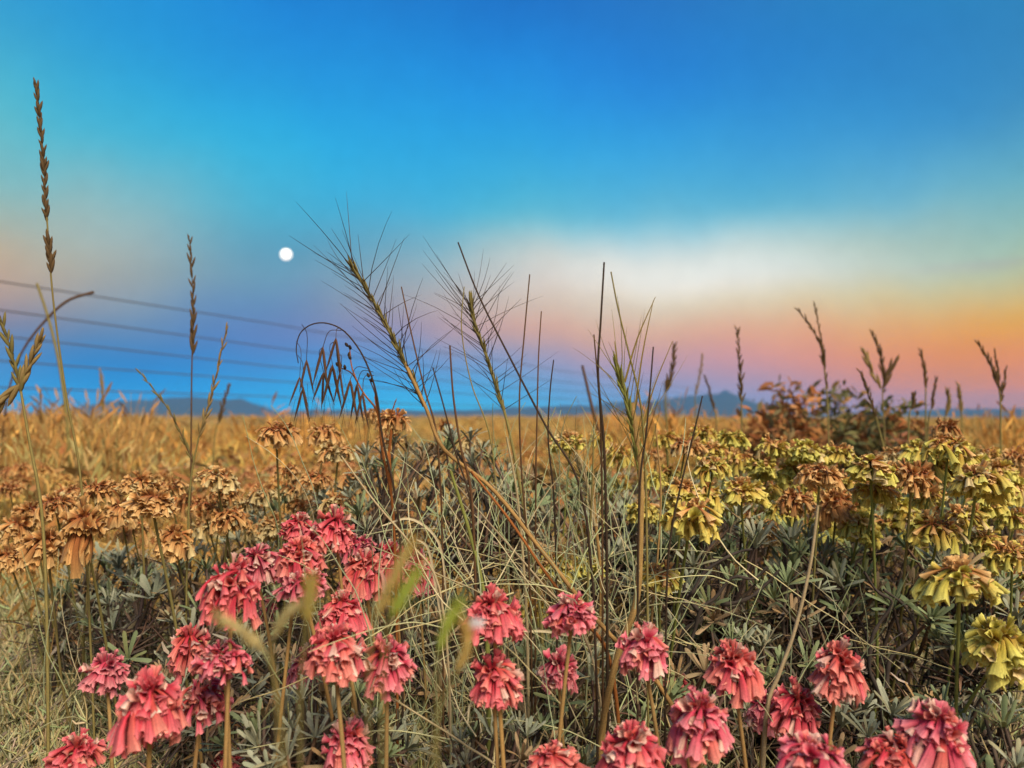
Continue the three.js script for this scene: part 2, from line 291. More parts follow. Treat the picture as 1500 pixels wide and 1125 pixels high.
function shrub({ px, py, d, rx, rz, n, leaf = 0.02, top = 0.95, near = 0, label, tan = 0.2, green = 0.3, dead = 240 }) {
  const c = at(px, py, d), H = c.y; rz ??= rx * 0.9;
  n = Math.round(n * 0.78); const t = thing('subshrub', V(c.x, groundY(c.x, c.z), c.z), label, 'shrub', 'grey green cushion shrubs of the meadow');
  const twig = new MB(), litter = new MB(), tips = [];
  const mains = 9, limbs = [];
  for (let k = 0; k < mains; k++) {
    const w = k / mains * 6.283 + rr(-0.3, 0.3), o = V(Math.cos(w), 0, Math.sin(w)), r = rr(0.3, 0.65), hh = H * rr(0.45, 0.68);
    const pts = curve([V(0, -0.01, 0).addScaledVector(o, 0.012), o.clone().multiplyScalar(rx * r * 0.45).add(V(rr(-1, 1) * 0.01, hh * rr(0.2, 0.4), rr(-1, 1) * 0.01)), o.clone().multiplyScalar(rx * r * 0.8).add(V(rr(-1, 1) * 0.015, hh * rr(0.6, 0.8), rr(-1, 1) * 0.015)), o.clone().multiplyScalar(rx * r).add(V(0, hh, 0))], 9);
    limbs.push(pts); const cc = jit(pick(barkCols), 0.2);
    mesh('branch', new MB().tube(pts, (f) => 0.0042 * (1 - f * 0.6), 6, (f) => cc, 30).geo(), M.wood, t);
  }
  for (let k = 0; k < n; k++) {
    const th = Math.acos(1 - (1 - Math.cos(top)) * ((k + 0.5) / n)), w = k * 2.39996 + rr(-0.3, 0.3), s = rr(0.88, 1.08);
    const tip = V(Math.sin(th) * Math.cos(w) * rx, H * (0.3 + 0.7 * Math.cos(th) ** 0.75) * rr(0.93, 1.04), Math.sin(th) * Math.sin(w) * rz).multiply(V(s, 1, s));
    let best = null, bd = 9; for (const l of limbs) for (let q = 4; q < l.length; q++) { const dd = l[q].distanceTo(tip) - q * 0.002; if (dd < bd) { bd = dd; best = l[q]; } }
    const mid = best.clone().lerp(tip, 0.5).add(V(rr(-1, 1), rr(-0.9, 0.1), rr(-1, 1)).multiplyScalar(bd * 0.28)), pts = curve([best, mid, tip], 6), cc = jit(pick(barkCols), 0.25);
    twig.tube(pts, (f) => 0.0021 * (1 - f * 0.45), 4, cc, 30);
    const dir = tip.clone().sub(mid).normalize().lerp(V(tip.x * 1.6, H * 0.8, tip.z * 1.6).normalize(), 0.6).normalize();
    tips.push([tip, dir]);
    // dead leaves hang on the twig below its living rosette; bare side twigs
    for (let q = 0; q < dead / 20; q++) {
      const o = pts[Math.floor(rr(0, 6))].clone().add(V(rr(-1, 1), rr(-2.5, 0.4), rr(-1, 1)).multiplyScalar(0.008)), s2 = V(rr(-1, 1), rr(-1.1, 0.5), rr(-1, 1)).normalize(), L = leaf * rr(0.5, 1);
      litter.flat([o, o.clone().addScaledVector(s2, L * 0.5).add(V(rr(-1, 1) * L * 0.12, 0, 0)), o.clone().addScaledVector(s2, L).add(V(0, rr(-0.3, 0.3) * L, rr(-0.3, 0.3) * L))], (f) => L * 0.15 * Math.sin(Math.PI * (0.15 + 0.75 * f)), V(rr(-1, 1), rr(-1, 1), rr(-1, 1)), jit(pick(deadCols), 0.3));
    }
    for (let q = 0; q < 5; q++) { const o = pts[Math.floor(rr(0, 4))], s2 = V(rr(-1, 1), rr(-0.6, 0.8), rr(-1, 1)).normalize(), L = rr(0.015, 0.05); twig.tube([o, o.clone().addScaledVector(s2, L * 0.5).add(V(rr(-1, 1) * 0.004, rr(-1, 1) * 0.004, 0)), o.clone().addScaledVector(s2, L)], (f) => 0.0011 * (1 - 0.6 * f), 3, jit(pick(barkCols), 0.3), 30); }
  }
  tag(mesh('twig_tangle', twig.geo(), M.wood, t), null, null, null, 'stuff');
  tag(mesh('dead_leaf_litter', litter.geo(), M.white, t), null, null, null, 'stuff');
  // the rosettes nearest the viewer are built leaf by leaf
  const order = tips.map((x, i) => i).sort((a, b) => tips[b][0].z - tips[a][0].z), nearSet = new Set(order.slice(0, near));
  tips.forEach(([tip, dir], i) => {
    const q = new THREE.Quaternion().setFromUnitVectors(UPV, dir), m = R() < tan ? M.leafTan : R() < green ? M.leafGreen : M.leafGrey, L = leaf * rr(0.55, 1.3);
    if (nearSet.has(i)) {
      const g = new THREE.Group(); g.name = 'leaf_rosette'; t.add(g); g.position.copy(tip); g.quaternion.copy(q); const nl = Math.floor(rr(10, 15));
      for (let k = 0; k < nl; k++) { const p = leafPose(k, nl, L), lm = mesh('leaf', pick(leafVariants), m, g); lm.quaternion.copy(p.q); lm.scale.setScalar(p.s); lm.position.y = rr(-0.2, 0) * L; }
    } else { const r = mesh('leaf_rosette', pick(rosettes), m, t); r.position.copy(tip); r.quaternion.copy(q); r.rotateY(rr(0, 6.283)); r.scale.setScalar(L); }
  });
  return t;
}
const SHRUBS = [
  { px: 640, py: 655, d: 0.74, rx: 0.13, n: 95, near: 12, tan: 0.3, label: 'tall dark subshrub with bare lower twigs under the tall awned grasses' },
  { px: 850, py: 735, d: 0.8, rx: 0.15, n: 105, near: 12, green: 0.5, label: 'grey green subshrub behind the clump of thin straw grass' },
  { px: 1080, py: 775, d: 0.7, rx: 0.13, n: 90, near: 14, green: 0.5, label: 'grey green subshrub with a black gnarled stem below yellow flowers' },
  { px: 1310, py: 785, d: 0.7, rx: 0.16, n: 100, near: 12, green: 0.6, tan: 0.2, label: 'broad subshrub with a dark open tangle of twigs beneath its leaves' },
  { px: 1500, py: 840, d: 0.62, rx: 0.1, n: 60, near: 10, green: 0.6, label: 'green subshrub beside the large bright yellow flower heads' },
  { px: 290, py: 800, d: 0.72, rx: 0.12, n: 80, near: 12, label: 'silvery subshrub among orange flowers left of the red cluster' },
  { px: 165, py: 800, d: 0.8, rx: 0.08, n: 55, near: 10, label: 'small silvery subshrub beside the pale wiry ground plants' },
  { px: 455, py: 705, d: 0.88, rx: 0.12, n: 75, near: 4, tan: 0.25, label: 'subshrub with brownish leaves under the drooping oat grass' },
  { px: 1170, py: 705, d: 1.02, rx: 0.2, n: 90, green: 0.7, label: 'wide green subshrub carrying rows of yellow flower heads' },
  { px: 960, py: 715, d: 1.05, rx: 0.18, n: 80, green: 0.5, label: 'subshrub of dull green leaves behind the green awned grass' },
  { px: 1420, py: 700, d: 0.98, rx: 0.2, n: 90, green: 0.7, label: 'green subshrub under the rust topped flower tower' },
  { px: 470, py: 1010, d: 0.5, rx: 0.075, n: 46, near: 16, leaf: 0.017, label: 'low pale green subshrub at the foot of the red flowers' },
  { px: 745, py: 1055, d: 0.5, rx: 0.065, n: 36, near: 14, leaf: 0.015, label: 'low subshrub with woolly leaves under two flared red flowers' },
  { px: 1060, py: 915, d: 0.62, rx: 0.1, n: 60, near: 14, leaf: 0.017, green: 0.5, label: 'grey green subshrub behind the dusky pink flowers' },
  { px: 1455, py: 1010, d: 0.5, rx: 0.07, n: 40, near: 14, leaf: 0.018, green: 0.5, label: 'low green subshrub next to the pink flower with a raised tuft' },
  { px: 650, py: 905, d: 0.68, rx: 0.11, n: 45, near: 6, tan: 0.4, dead: 320, label: 'mostly dead brown subshrub with curled leaves and dark twigs' },
  { px: 880, py: 945, d: 0.6, rx: 0.085, n: 42, near: 8, tan: 0.25, label: 'subshrub half hidden behind the thick tan grass stem' },
  { px: 335, py: 935, d: 0.62, rx: 0.085, n: 46, near: 10, tan: 0.25, label: 'subshrub with brown lower leaves behind the coral flowers' },
  { px: 1240, py: 1010, d: 0.58, rx: 0.11, n: 34, near: 6, tan: 0.4, dead: 320, label: 'leafless looking subshrub of black twigs between pink flowers' },
];
SHRUBS.forEach(shrub);
function gnarled(foot, paths, label) {        // black woody stems under the shrubs
  const t0 = at(foot[0], foot[1], 0.62), t = thing('gnarled_branch', V(t0.x, 0, t0.z), label, 'branch');
  paths.forEach((p, k) => {
    const pts = p.flatMap(([x, y], i) => [at(x + rr(-9, 9), y + rr(-7, 7), 0.6 - 0.004 * i + k * 0.006), ...(p[i + 1] ? [at((x + p[i + 1][0]) / 2 + rr(-10, 10), (y + p[i + 1][1]) / 2 + rr(-8, 8), 0.6 - 0.004 * i + k * 0.006)] : [])].map((q) => q.sub(t.position))); if (!k) pts.unshift(V(pts[0].x * 0.5, -0.01, pts[0].z * 0.5));
    mesh('limb', new MB().tube(curve(pts, 30), (f) => 0.0019 * (1 - f * 0.5) * (1 + 0.2 * Math.sin(f * 40 + k)), 7, [0.6, 0.6, 0.62], 30).geo(), M.wood, t);
  });
}
gnarled([1010, 960], [[[1005, 1010], [1000, 950], [1030, 890], [1080, 850], [1130, 835]], [[1000, 960], [1020, 900], [1015, 860], [1050, 820], [1110, 800]], [[1030, 890], [1100, 880], [1150, 840]], [[1002, 960], [985, 930], [1000, 850]]], 'black gnarled woody branch bent under grey green leaves');
gnarled([1310, 1000], [[[1290, 1020], [1270, 940], [1300, 880], [1260, 840]], [[1290, 1010], [1340, 930], [1300, 860]]], 'thin forked black branch inside the dark open shrub');

// ---------------------------------------------------------------- buckwheat flowers
// one floret: a narrow tube that bends over and flares into crinkled rounded lobes; pigment runs from its base to its rim
function floretGeo(len, mouth, elA, elB, cols, slim = 0.2) {
  const mb = new MB(), T = [0, 0.25, 0.5, 0.7, 0.87, 1], S = 11, rows = []; let p = V(0, 0, 0), last = 0;
  const ph = rr(0, 6.283), wob = Array.from({ length: S }, () => rr(-1, 1)), lobes = pick([3, 4, 3, 5]), lp = rr(0, 6.283);
  T.forEach((t) => {
    const el = elA + (elB - elA) * Math.min(1, t * 1.2), dir = V(0, Math.sin(el), Math.cos(el)); p = p.clone().addScaledVector(dir, (t - last) * len); last = t;
    const side = V(1, 0, 0), up = side.clone().cross(dir), r = mouth * (slim + (1.12 - slim) * t ** 1.9), row = [];
    for (let s = 0; s < S; s++) {
      const a = s / S * 6.283, w = a + ph, k = Math.max(0, (t - 0.35) / 0.65), lobe = Math.cos(lobes * a + lp), rad = r * (1 + k * 0.22 * lobe + k * 0.26 * wob[s]), ext = k * k * len * (0.05 * lobe + 0.045 * wob[(s + 4) % S]);
      const c = t < 0.55 ? lerpc(cols[0], cols[1], t / 0.55) : lerpc(cols[1], t > 0.9 ? cols[2].map((v) => v * 1.12) : cols[2], (t - 0.55) / 0.45), tone = 1 + k * 0.12 * lobe + 0.2 * wob[(s + 7) % S];
      row.push(mb.vert(p.clone().addScaledVector(side, Math.cos(w) * rad).addScaledVector(up, Math.sin(w) * rad * 0.7).addScaledVector(dir, ext), s / S, t, [c[0] * tone, c[1] * tone, c[2] * tone]));
    }
    rows.push(row);
  });
  for (let k = 0; k + 1 < rows.length; k++) for (let s = 0; s < S; s++) { const s2 = (s + 1) % S; mb.i.push(rows[k][s], rows[k][s2], rows[k + 1][s2], rows[k][s], rows[k + 1][s2], rows[k + 1][s]); }
  return mb.geo();
}
const PAL = {
  crimson: [[0.36, 0.02, 0.025], [0.70, 0.045, 0.085], [0.84, 0.21, 0.23]], coral: [[0.44, 0.045, 0.025], [0.72, 0.10, 0.095], [0.85, 0.30, 0.25]], rose: [[0.42, 0.025, 0.045], [0.73, 0.065, 0.135], [0.86, 0.28, 0.32]], dusky: [[0.28, 0.02, 0.045], [0.54, 0.05, 0.10], [0.74, 0.28, 0.30]],
  blush: [[0.60, 0.14, 0.11], [0.78, 0.36, 0.30], [0.86, 0.60, 0.50]],
  yellow: [[0.48, 0.16, 0.035], [0.62, 0.40, 0.06], [0.76, 0.66, 0.17]], lime: [[0.46, 0.24, 0.045], [0.57, 0.47, 0.06], [0.73, 0.69, 0.18]], orange: [[0.50, 0.14, 0.05], [0.68, 0.32, 0.10], [0.79, 0.52, 0.22]], cream: [[0.42, 0.21, 0.07], [0.60, 0.42, 0.16], [0.74, 0.61, 0.32]], rust: [[0.32, 0.075, 0.025], [0.48, 0.18, 0.05], [0.62, 0.36, 0.13]],
};
const FL = {};                                  // per pigment: skirt, side, top florets (unit head of 28 mm)
for (const k in PAL) FL[k] = {
  D: [0, 1, 2, 3].map((i) => floretGeo(0.0150 + 0.0012 * i, 0.0023 + 0.0002 * i, -0.05 + 0.15 * i, -1.15 - 0.12 * i, PAL[k], 0.24)),      // hanging skirt
  C: [0, 1, 2, 3].map((i) => floretGeo(0.0155 + 0.0010 * i, 0.0023, -0.5 + 0.14 * i, -1.0 - 0.1 * i, PAL[k], 0.24)),                        // straight flared cone
  S: [0, 1, 2, 3].map((i) => floretGeo(0.0100 + 0.0013 * i, 0.0022, 0.35 - 0.15 * i, -1.0 + 0.12 * i, PAL[k], 0.28)),                         // upper tier
  T: [0, 1, 2].map((i) => floretGeo(0.0052 + 0.0008 * i, 0.0019, 1.3, 0.4 + 0.4 * i, PAL[k], 0.35)),                                         // crown
  B: [0, 1, 2].map((i) => floretGeo(0.0050 + 0.0007 * i, 0.0023 + 0.0002 * i, 0.4, -0.9 + 0.7 * i, PAL[k], 0.4)) };                          // short ones filling the rim
const petal = petalMat([1, 1, 1]);
// where the florets of a head sit
function headPlan(style, size) {
  const n = { bell: [34, 20, 10, 14], ball: [26, 30, 13, 14], fan: [40, 13, 9, 10], loose: [28, 19, 9, 12], flat: [26, 20, 9, 12], vase: [20, 14, 9, 8] }[style], out = [];
  const lob = style === 'loose' ? 3 : style === 'flat' ? 4 : 1, squash = rr(0.85, 1.15), skew = rr(0, 6.283);
  ['D', 'S', 'T', 'B'].forEach((cl, j) => {
    const N = Math.max(2, Math.round(n[j] * size));
    for (let k = 0; k < N; k++) {
      const w = (k + rr(-0.6, 0.6)) / N * 6.283 + j * 0.4, b = [0.0014, 0.001, 0.0022, 0][j] * rr(0.5, 1.5), o = V(Math.sin(w) * b, [-0.0015, 0.0008, 0.0005, 0][j] + rr(-0.0016, 0.0016), Math.cos(w) * b);
      if (cl === 'B') { const f = R(); o.set(Math.sin(w) * (0.004 + 0.0055 * f), 0.001 - 0.0105 * f * f, Math.cos(w) * (0.004 + 0.0055 * f)); }
      if (lob > 1 && cl !== 'B') { const g = (k % lob) / lob * 6.283 + 0.5, q = style === 'flat' ? 0.0055 : 0.005; o.add(V(Math.sin(g) * q, (style === 'flat' ? rr(-0.001, 0.001) : rr(-0.004, 0.004)), Math.cos(g) * q)); }
      const s = rr(0.84, 1.1) * (lob > 1 && cl !== 'B' ? 0.8 : 1) * (1 + 0.14 * Math.cos(w - skew)) * squash ** (cl === 'D' ? 1 : 0);
      out.push({ cl: cl === 'D' && style === 'fan' ? 'C' : cl, o, w, s, roll: rr(-0.8, 0.8), tilt: rr(-0.2, 0.16) + (style === 'vase' && cl === 'D' ? 0.7 : 0) + (style === 'ball' && cl === 'D' ? -0.15 : 0) });
    }
  });
  if (R() < 0.4) for (let k = 0; k < 2; k++) out.push({ cl: 'S', o: V(rr(-0.003, 0.003), 0.002, rr(-0.003, 0.003)), w: rr(0, 6.28), s: rr(0.6, 0.9), tilt: rr(-0.9, -0.3), roll: rr(-0.6, 0.6) });   // stray ones standing out
  return out;
}
function placeFloret(m, f) { m.position.copy(f.o); e0.set(f.tilt, f.w, f.roll * 0.5, 'YXZ'); m.quaternion.setFromEuler(e0); m.scale.setScalar(f.s); }
const bractGeo = leafGeo(1, 0.3, 0.5, [1, 1, 1]);
const small = {};
function smallHead(pal) { small[pal] ??= [0, 1, 2].map(() => mergeGeometries(headPlan('flat', 0.7).map((f) => { const o = new THREE.Object3D(); placeFloret(o, f); o.updateMatrix(); return pick(FL[f.cl === 'T' || (f.cl === 'S' && R() < 0.4) ? ({ yellow: 'orange', orange: 'rust', lime: 'yellow', cream: 'orange' }[pal] ?? pal) : pal][f.cl]).clone().applyMatrix4(o.matrix); }))); return pick(small[pal]); }

function flower({ x, y, w, h, d, style, pal, pal2, label, group, stem = M.stemTan, parts = true, lean = 0, name, pal3 = pal, thin = 1, back, crown }) {
  const c = at(x, y, d), width = w * d / FOCAL, k = width / 0.0300, ky = Math.min(1.5, Math.max(0.75, (h / w) / 0.72)), fx = c.x + rr(-0.012, 0.012) + lean, fz = c.z - (back ?? rr(-0.01, 0.02)), foot = V(fx, groundY(fx, fz), fz);
  const t = thing(name, foot, label, 'flower', group), rel = c.clone().sub(foot); rel.y += 0.002 * k;
  const bend = V(rr(-0.016, 0.016), 0, rr(-0.012, 0.012)), neck = rel.clone().add(V(0, -0.006 * k, 0));
  const pts = curve([V(0, -0.01, 0), rel.clone().multiplyScalar(0.4).add(bend), rel.clone().multiplyScalar(0.75).add(bend.clone().multiplyScalar(0.5)), neck, rel], 14), r0 = Math.min(0.0015, 0.00105 * Math.max(0.8, k)) * thin, cc = jit([1, 1, 1], 0.12);
  mesh('stem', new MB().tube(pts, (f) => r0 * (1.25 - 0.35 * f) * (1 + (f > 0.9 ? (f - 0.9) * 6 : 0)), 7, cc, 40).geo(), stem, t);
  // whorl of small leafy bracts under the head
  for (let q = 0; q < 3; q++) { const b = mesh('bract', bractGeo, q % 2 ? stem : M.leafTan, t); b.position.copy(pts[12]); e0.set(rr(0.5, 1.2), q * 2.1 + rr(-0.4, 0.4), 0, 'YXZ'); b.quaternion.setFromEuler(e0); b.scale.setScalar(0.008 * k); }
  if (!parts) { const m = mesh('flower_head', smallHead(pal), petal, t); m.position.copy(rel); m.scale.set(k, k * ky, k); m.rotation.set(rr(-0.2, 0.2), rr(0, 6.28), rr(-0.2, 0.2)); return t; }
  const g = new THREE.Group(); g.name = 'flower_head'; t.add(g); g.position.copy(rel); g.scale.set(k, k * ky, k); g.rotation.set(rr(-0.15, 0.2), rr(0, 6.28), rr(-0.2, 0.2));
  for (const f of headPlan(style, Math.min(1.25, 0.8 + w / 200))) placeFloret(mesh('floret', pick(FL[crown && (f.cl === 'T' || (f.cl === 'S' && R() < 0.42)) ? crown : R() < (f.cl === 'B' || f.cl === 'T' ? 0.22 : 0.06) ? pal3 : R() < 0.28 ? pal2 : pal][f.cl]), petal, g), f);
  return t;
}
const RED = [
  [115, 1100, 78, 58, 'ball', 'crimson', 'dark crimson domed head low over the straw litter'], [157, 977, 68, 52, 'fan', 'dusky', 'dusky red fan shaped head beside the pale wiry plants'],
  [222, 1022, 98, 96, 'bell', 'crimson', 'large red bell shaped head with a pink knob on top'], [296, 1020, 78, 62, 'loose', 'rose', 'ragged pink head tucked against the large red bell'],
  [278, 940, 64, 76, 'fan', 'coral', 'coral orange head drooping in a long skirt'], [330, 965, 84, 58, 'loose', 'rose', 'loose rose pink head with separate bright pink florets'],
  [340, 855, 82, 84, 'loose', 'crimson', 'sprawling crimson head hanging off the edge of the red cluster'], [375, 818, 62, 46, 'fan', 'dusky', 'dark magenta fan head at the top of the red cluster'],
  [437, 770, 58, 44, 'bell', 'crimson', 'red head just below the cream flowers'], [492, 768, 66, 58, 'fan', 'crimson', 'pointed red head topping the cluster beside bare white stems'],
  [437, 808, 70, 52, 'bell', 'coral', 'orange red head in the middle of the red cluster'], [446, 855, 76, 52, 'flat', 'dusky', 'dull red flat head with pale rim inside the cluster'],
  [393, 888, 34, 38, 'vase', 'dusky', 'small withered brownish red head on a forked stem'], [533, 828, 62, 54, 'bell', 'coral', 'bright coral red head with a frilled skirt'],
  [500, 890, 70, 56, 'ball', 'crimson', 'red head behind the blurred green grass spikes, with an orange lobe'], [575, 812, 48, 58, 'bell', 'crimson', 'red head partly covered by a blurred grass spike'],
  [612, 826, 48, 52, 'fan', 'rose', 'rose red head at the end of the cluster over white dry blades'], [490, 945, 88, 74, 'bell', 'coral', 'big salmon red head crowned by a tuft over an orange neck'],
  [450, 972, 58, 52, 'bell', 'dusky', 'muted pink head pressed against a big salmon one'], [568, 962, 82, 76, 'fan', 'rose', 'bright pink red head on a bare orange stem'],
  [506, 1085, 78, 72, 'bell', 'rose', 'pink bell head with a tall stray floret standing on it'], [723, 893, 84, 72, 'ball', 'crimson', 'round crimson ball head beside a white fluff'],
  [838, 893, 80, 56, 'bell', 'rose', 'pink red head with an orange wing touching the thick tan grass stem'], [722, 988, 86, 70, 'fan', 'crimson', 'flared crimson skirt head below the round ball head'],
  [818, 978, 66, 60, 'bell', 'dusky', 'soft pink head crossed by a tan stem'], [942, 942, 78, 68, 'bell', 'rose', 'tilted pink red head with white crumbs on its crown'],
  [1073, 968, 80, 66, 'bell', 'coral', 'rounded salmon pink head with a pale frill on top'], [993, 1003, 50, 48, 'fan', 'coral', 'small pointed pink head behind a larger bright one'],
  [1027, 1045, 94, 74, 'bell', 'rose', 'large hot pink and orange head on an orange neck'], [1120, 1035, 62, 60, 'ball', 'dusky', 'dusky rose head joined to a brighter pink neighbour'],
  [1170, 1028, 74, 68, 'fan', 'crimson', 'vivid pink red head fanning towards the dark twigs'], [1228, 968, 78, 72, 'fan', 'coral', 'pink red head standing alone before the dark open shrub'],
  [925, 1092, 98, 84, 'bell', 'crimson', 'tall red pink bell with a pale bud at its top'], [805, 1112, 84, 46, 'ball', 'coral', 'orange red head cut low among green leaves'],
  [1195, 1105, 108, 62, 'flat', 'rose', 'wide ragged pink head spreading below the paired pink heads'], [1310, 1105, 98, 62, 'loose', 'coral', 'wide salmon head leaning on the tufted pink head'],
  [1375, 1065, 98, 88, 'bell', 'rose', 'big pink head with a tuft of raised florets'], [330, 1112, 48, 42, 'ball', 'crimson', 'small bright red head half sunk in brown litter'],
  [388, 1122, 54, 34, 'loose', 'rose', 'pale pink withered head close above the leaves'], [525, 797, 52, 42, 'flat', 'dusky', 'faded mauve red head behind the pointed one'],
];
for (const [x, y, w, h, style, pal, label] of RED) flower({ x, y, w, h, style, pal, pal2: { crimson: 'coral', coral: 'crimson', rose: 'coral', dusky: 'rose' }[pal], d: 0.46 * (78 / w) ** 0.55, label, group: 'red buckwheat flowers in front', name: 'red_flower', pal3: 'blush', lean: rr(-0.02, 0.02) });
const YEL = [
  [70, 795, 66, 52, 'orange'], [125, 767, 70, 74, 'rust', 'vase'], [82, 737, 52, 40, 'orange'], [142, 717, 56, 36, 'orange'], [207, 708, 56, 36, 'orange'], [225, 737, 76, 46, 'orange'], [318, 697, 56, 34, 'cream'], [326, 722, 50, 36, 'orange'], [335, 758, 56, 42, 'orange'], [275, 732, 36, 44, 'rust'], [256, 786, 58, 46, 'orange'], [385, 722, 46, 32, 'cream'], [300, 770, 40, 30, 'cream'], [25, 772, 50, 44, 'orange'], [15, 715, 36, 26, 'rust'],
  [405, 632, 58, 36, 'orange'], [475, 632, 46, 34, 'orange'], [495, 661, 52, 34, 'cream'], [575, 612, 48, 34, 'rust'], [542, 606, 30, 26, 'orange'], [570, 642, 42, 32, 'orange'], [430, 716, 42, 32, 'cream'], [442, 738, 42, 36, 'orange'], [502, 735, 52, 36, 'cream'], [405, 768, 52, 42, 'cream'], [652, 622, 26, 26, 'rust'], [690, 645, 36, 26, 'cream'], [370, 775, 40, 34, 'cream'], [45, 750, 48, 36, 'orange'], [100, 722, 44, 32, 'orange'], [178, 745, 48, 36, 'orange'], [250, 712, 46, 34, 'orange'], [300, 740, 48, 36, 'orange'], [355, 735, 46, 32, 'cream'], [195, 770, 44, 34, 'orange'], [462, 700, 46, 34, 'orange'], [520, 700, 44, 32, 'orange'], [475, 745, 46, 36, 'cream'], [15, 815, 48, 40, 'orange'], [420, 690, 42, 30, 'orange'],
  [835, 645, 50, 30, 'yellow'], [908, 662, 40, 34, 'yellow'], [940, 745, 50, 34, 'yellow'], [908, 702, 28, 28, 'yellow'], [965, 842, 62, 42, 'yellow'], [815, 825, 52, 36, 'yellow'], [862, 828, 48, 34, 'lime'], [787, 885, 42, 38, 'yellow'], [905, 790, 32, 38, 'orange'], [778, 770, 42, 36, 'orange'], [892, 762, 28, 32, 'lime'], [962, 665, 30, 24, 'orange'], [985, 690, 36, 28, 'yellow'],
  [1003, 652, 50, 32, 'orange'], [1045, 658, 46, 30, 'yellow'], [1043, 684, 56, 38, 'yellow'], [1010, 754, 78, 60, 'yellow'], [1000, 717, 60, 36, 'yellow'], [1085, 672, 40, 34, 'yellow'], [1085, 718, 62, 38, 'yellow'], [1115, 681, 46, 32, 'lime'], [1125, 715, 42, 32, 'yellow'], [1165, 733, 56, 42, 'rust'], [1160, 690, 46, 36, 'lime'], [1200, 694, 66, 44, 'orange'], [1225, 733, 56, 46, 'rust'], [1258, 770, 58, 48, 'lime'], [1275, 682, 66, 36, 'lime'], [1280, 716, 62, 42, 'yellow'], [1335, 696, 68, 56, 'orange'], [1388, 652, 60, 44, 'yellow'], [1386, 625, 40, 34, 'rust'], [1368, 682, 56, 42, 'lime'], [1412, 757, 62, 46, 'yellow'], [1375, 772, 68, 44, 'yellow'], [1430, 702, 72, 46, 'yellow'], [1405, 845, 88, 58, 'lime'], [1465, 938, 86, 78, 'lime'], [1490, 668, 44, 42, 'orange'], [1482, 706, 48, 50, 'yellow'], [1486, 757, 48, 38, 'lime'], [1482, 810, 64, 44, 'yellow'], [1488, 886, 54, 44, 'yellow'], [1130, 777, 50, 32, 'cream'], [1182, 790, 42, 32, 'lime'], [1322, 745, 46, 32, 'lime'], [1240, 700, 44, 32, 'yellow'], [1305, 665, 40, 26, 'cream'], [1448, 665, 38, 28, 'yellow'], [1060, 745, 40, 30, 'lime'],
  [1030, 632, 40, 28, 'yellow'], [1070, 642, 44, 30, 'lime'], [1135, 652, 46, 32, 'yellow'], [1180, 660, 48, 34, 'lime'], [1232, 662, 46, 32, 'yellow'], [1290, 690, 50, 34, 'yellow'], [1345, 660, 46, 34, 'lime'], [1420, 672, 50, 36, 'lime'], [1462, 690, 48, 36, 'yellow'], [1360, 725, 52, 36, 'yellow'], [1450, 735, 54, 38, 'lime'], [1300, 770, 46, 34, 'yellow'], [1210, 765, 46, 34, 'lime'], [1100, 755, 44, 34, 'yellow'], [1140, 745, 46, 34, 'lime'], [975, 640, 36, 26, 'yellow'], [880, 640, 34, 26, 'yellow'], [955, 700, 40, 30, 'lime'], [1035, 720, 46, 32, 'yellow'], [1190, 725, 46, 34, 'yellow'], [1250, 735, 46, 34, 'lime'], [1440, 790, 52, 36, 'yellow'], [1340, 790, 44, 32, 'lime'], [1495, 850, 50, 36, 'lime'], [925, 790, 36, 30, 'lime'], [850, 770, 34, 28, 'yellow'],
];
const YSAY = {
  orange: ['orange tan head', 'orange tan buckwheat heads'], rust: ['rusty brown head', 'rusty buckwheat heads'], cream: ['faded cream head', 'cream buckwheat heads'],
  yellow: ['rusty yellow head', 'yellow buckwheat heads with rusty crowns'], lime: ['lime yellow head', 'lime yellow buckwheat heads'],
};
const YOWN = { '125,767': 'rusty orange head drawn out downwards like a vase, beside silvery leaves', '575,612': 'rusty orange head against the sky beside the drooping oat grass', '1010,754': 'large double yellow head with pale orange crown over grey green leaves', '1386,625': 'dark rust brown tuft topping a tower of yellow heads', '1388,652': 'yellow head directly under the dark rust tuft', '1405,845': 'broad flat yellow head on a leafy stem above the dark shrub', '1465,938': 'large double yellow head with orange red crowns over green leaves', '965,842': 'yellow head on a leafy stem above the tilted pink red flower', '787,885': 'small yellow head squeezed between the round crimson and a pink head', '652,622': 'tiny rusty head among dark bare stems at the field edge', '835,645': 'yellow green head pierced by bare stems at the field edge', '405,632': 'flat orange tan head at the foot of the drooping oat grass', '225,737': 'wide orange head with pinkish rays over silvery leaves', '275,732': 'rusty red upright head next to the wide orange one' };
const LAND = [['the tallest grass stalk', 105, 640], ['the wiry ground plants', 60, 860], ['the V shaped olive stalk', 285, 690], ['the vase shaped rusty head', 125, 767], ['the wide orange head', 225, 737], ['the red flower cluster', 440, 800], ['the oat grass', 500, 560], ['the leaning bottlebrush', 640, 640], ['the leaning dark stem', 830, 690], ['the tallest upright stem', 885, 640], ['the green awned head', 930, 640], ['the slanting dark stem', 1000, 700], ['the tilted pink flower', 942, 942], ['the blue peak', 1050, 590], ['the rusty bush', 1158, 600], ['the olive bush', 1240, 610], ['the long grey stem', 1195, 750], ['the dark rust tuft', 1386, 635], ['the broad yellow head', 1405, 845], ['the flat blue ridge', 1460, 610], ['the black gnarled branch', 1080, 850], ['the dark open shrub', 1300, 900]];
const said = {};
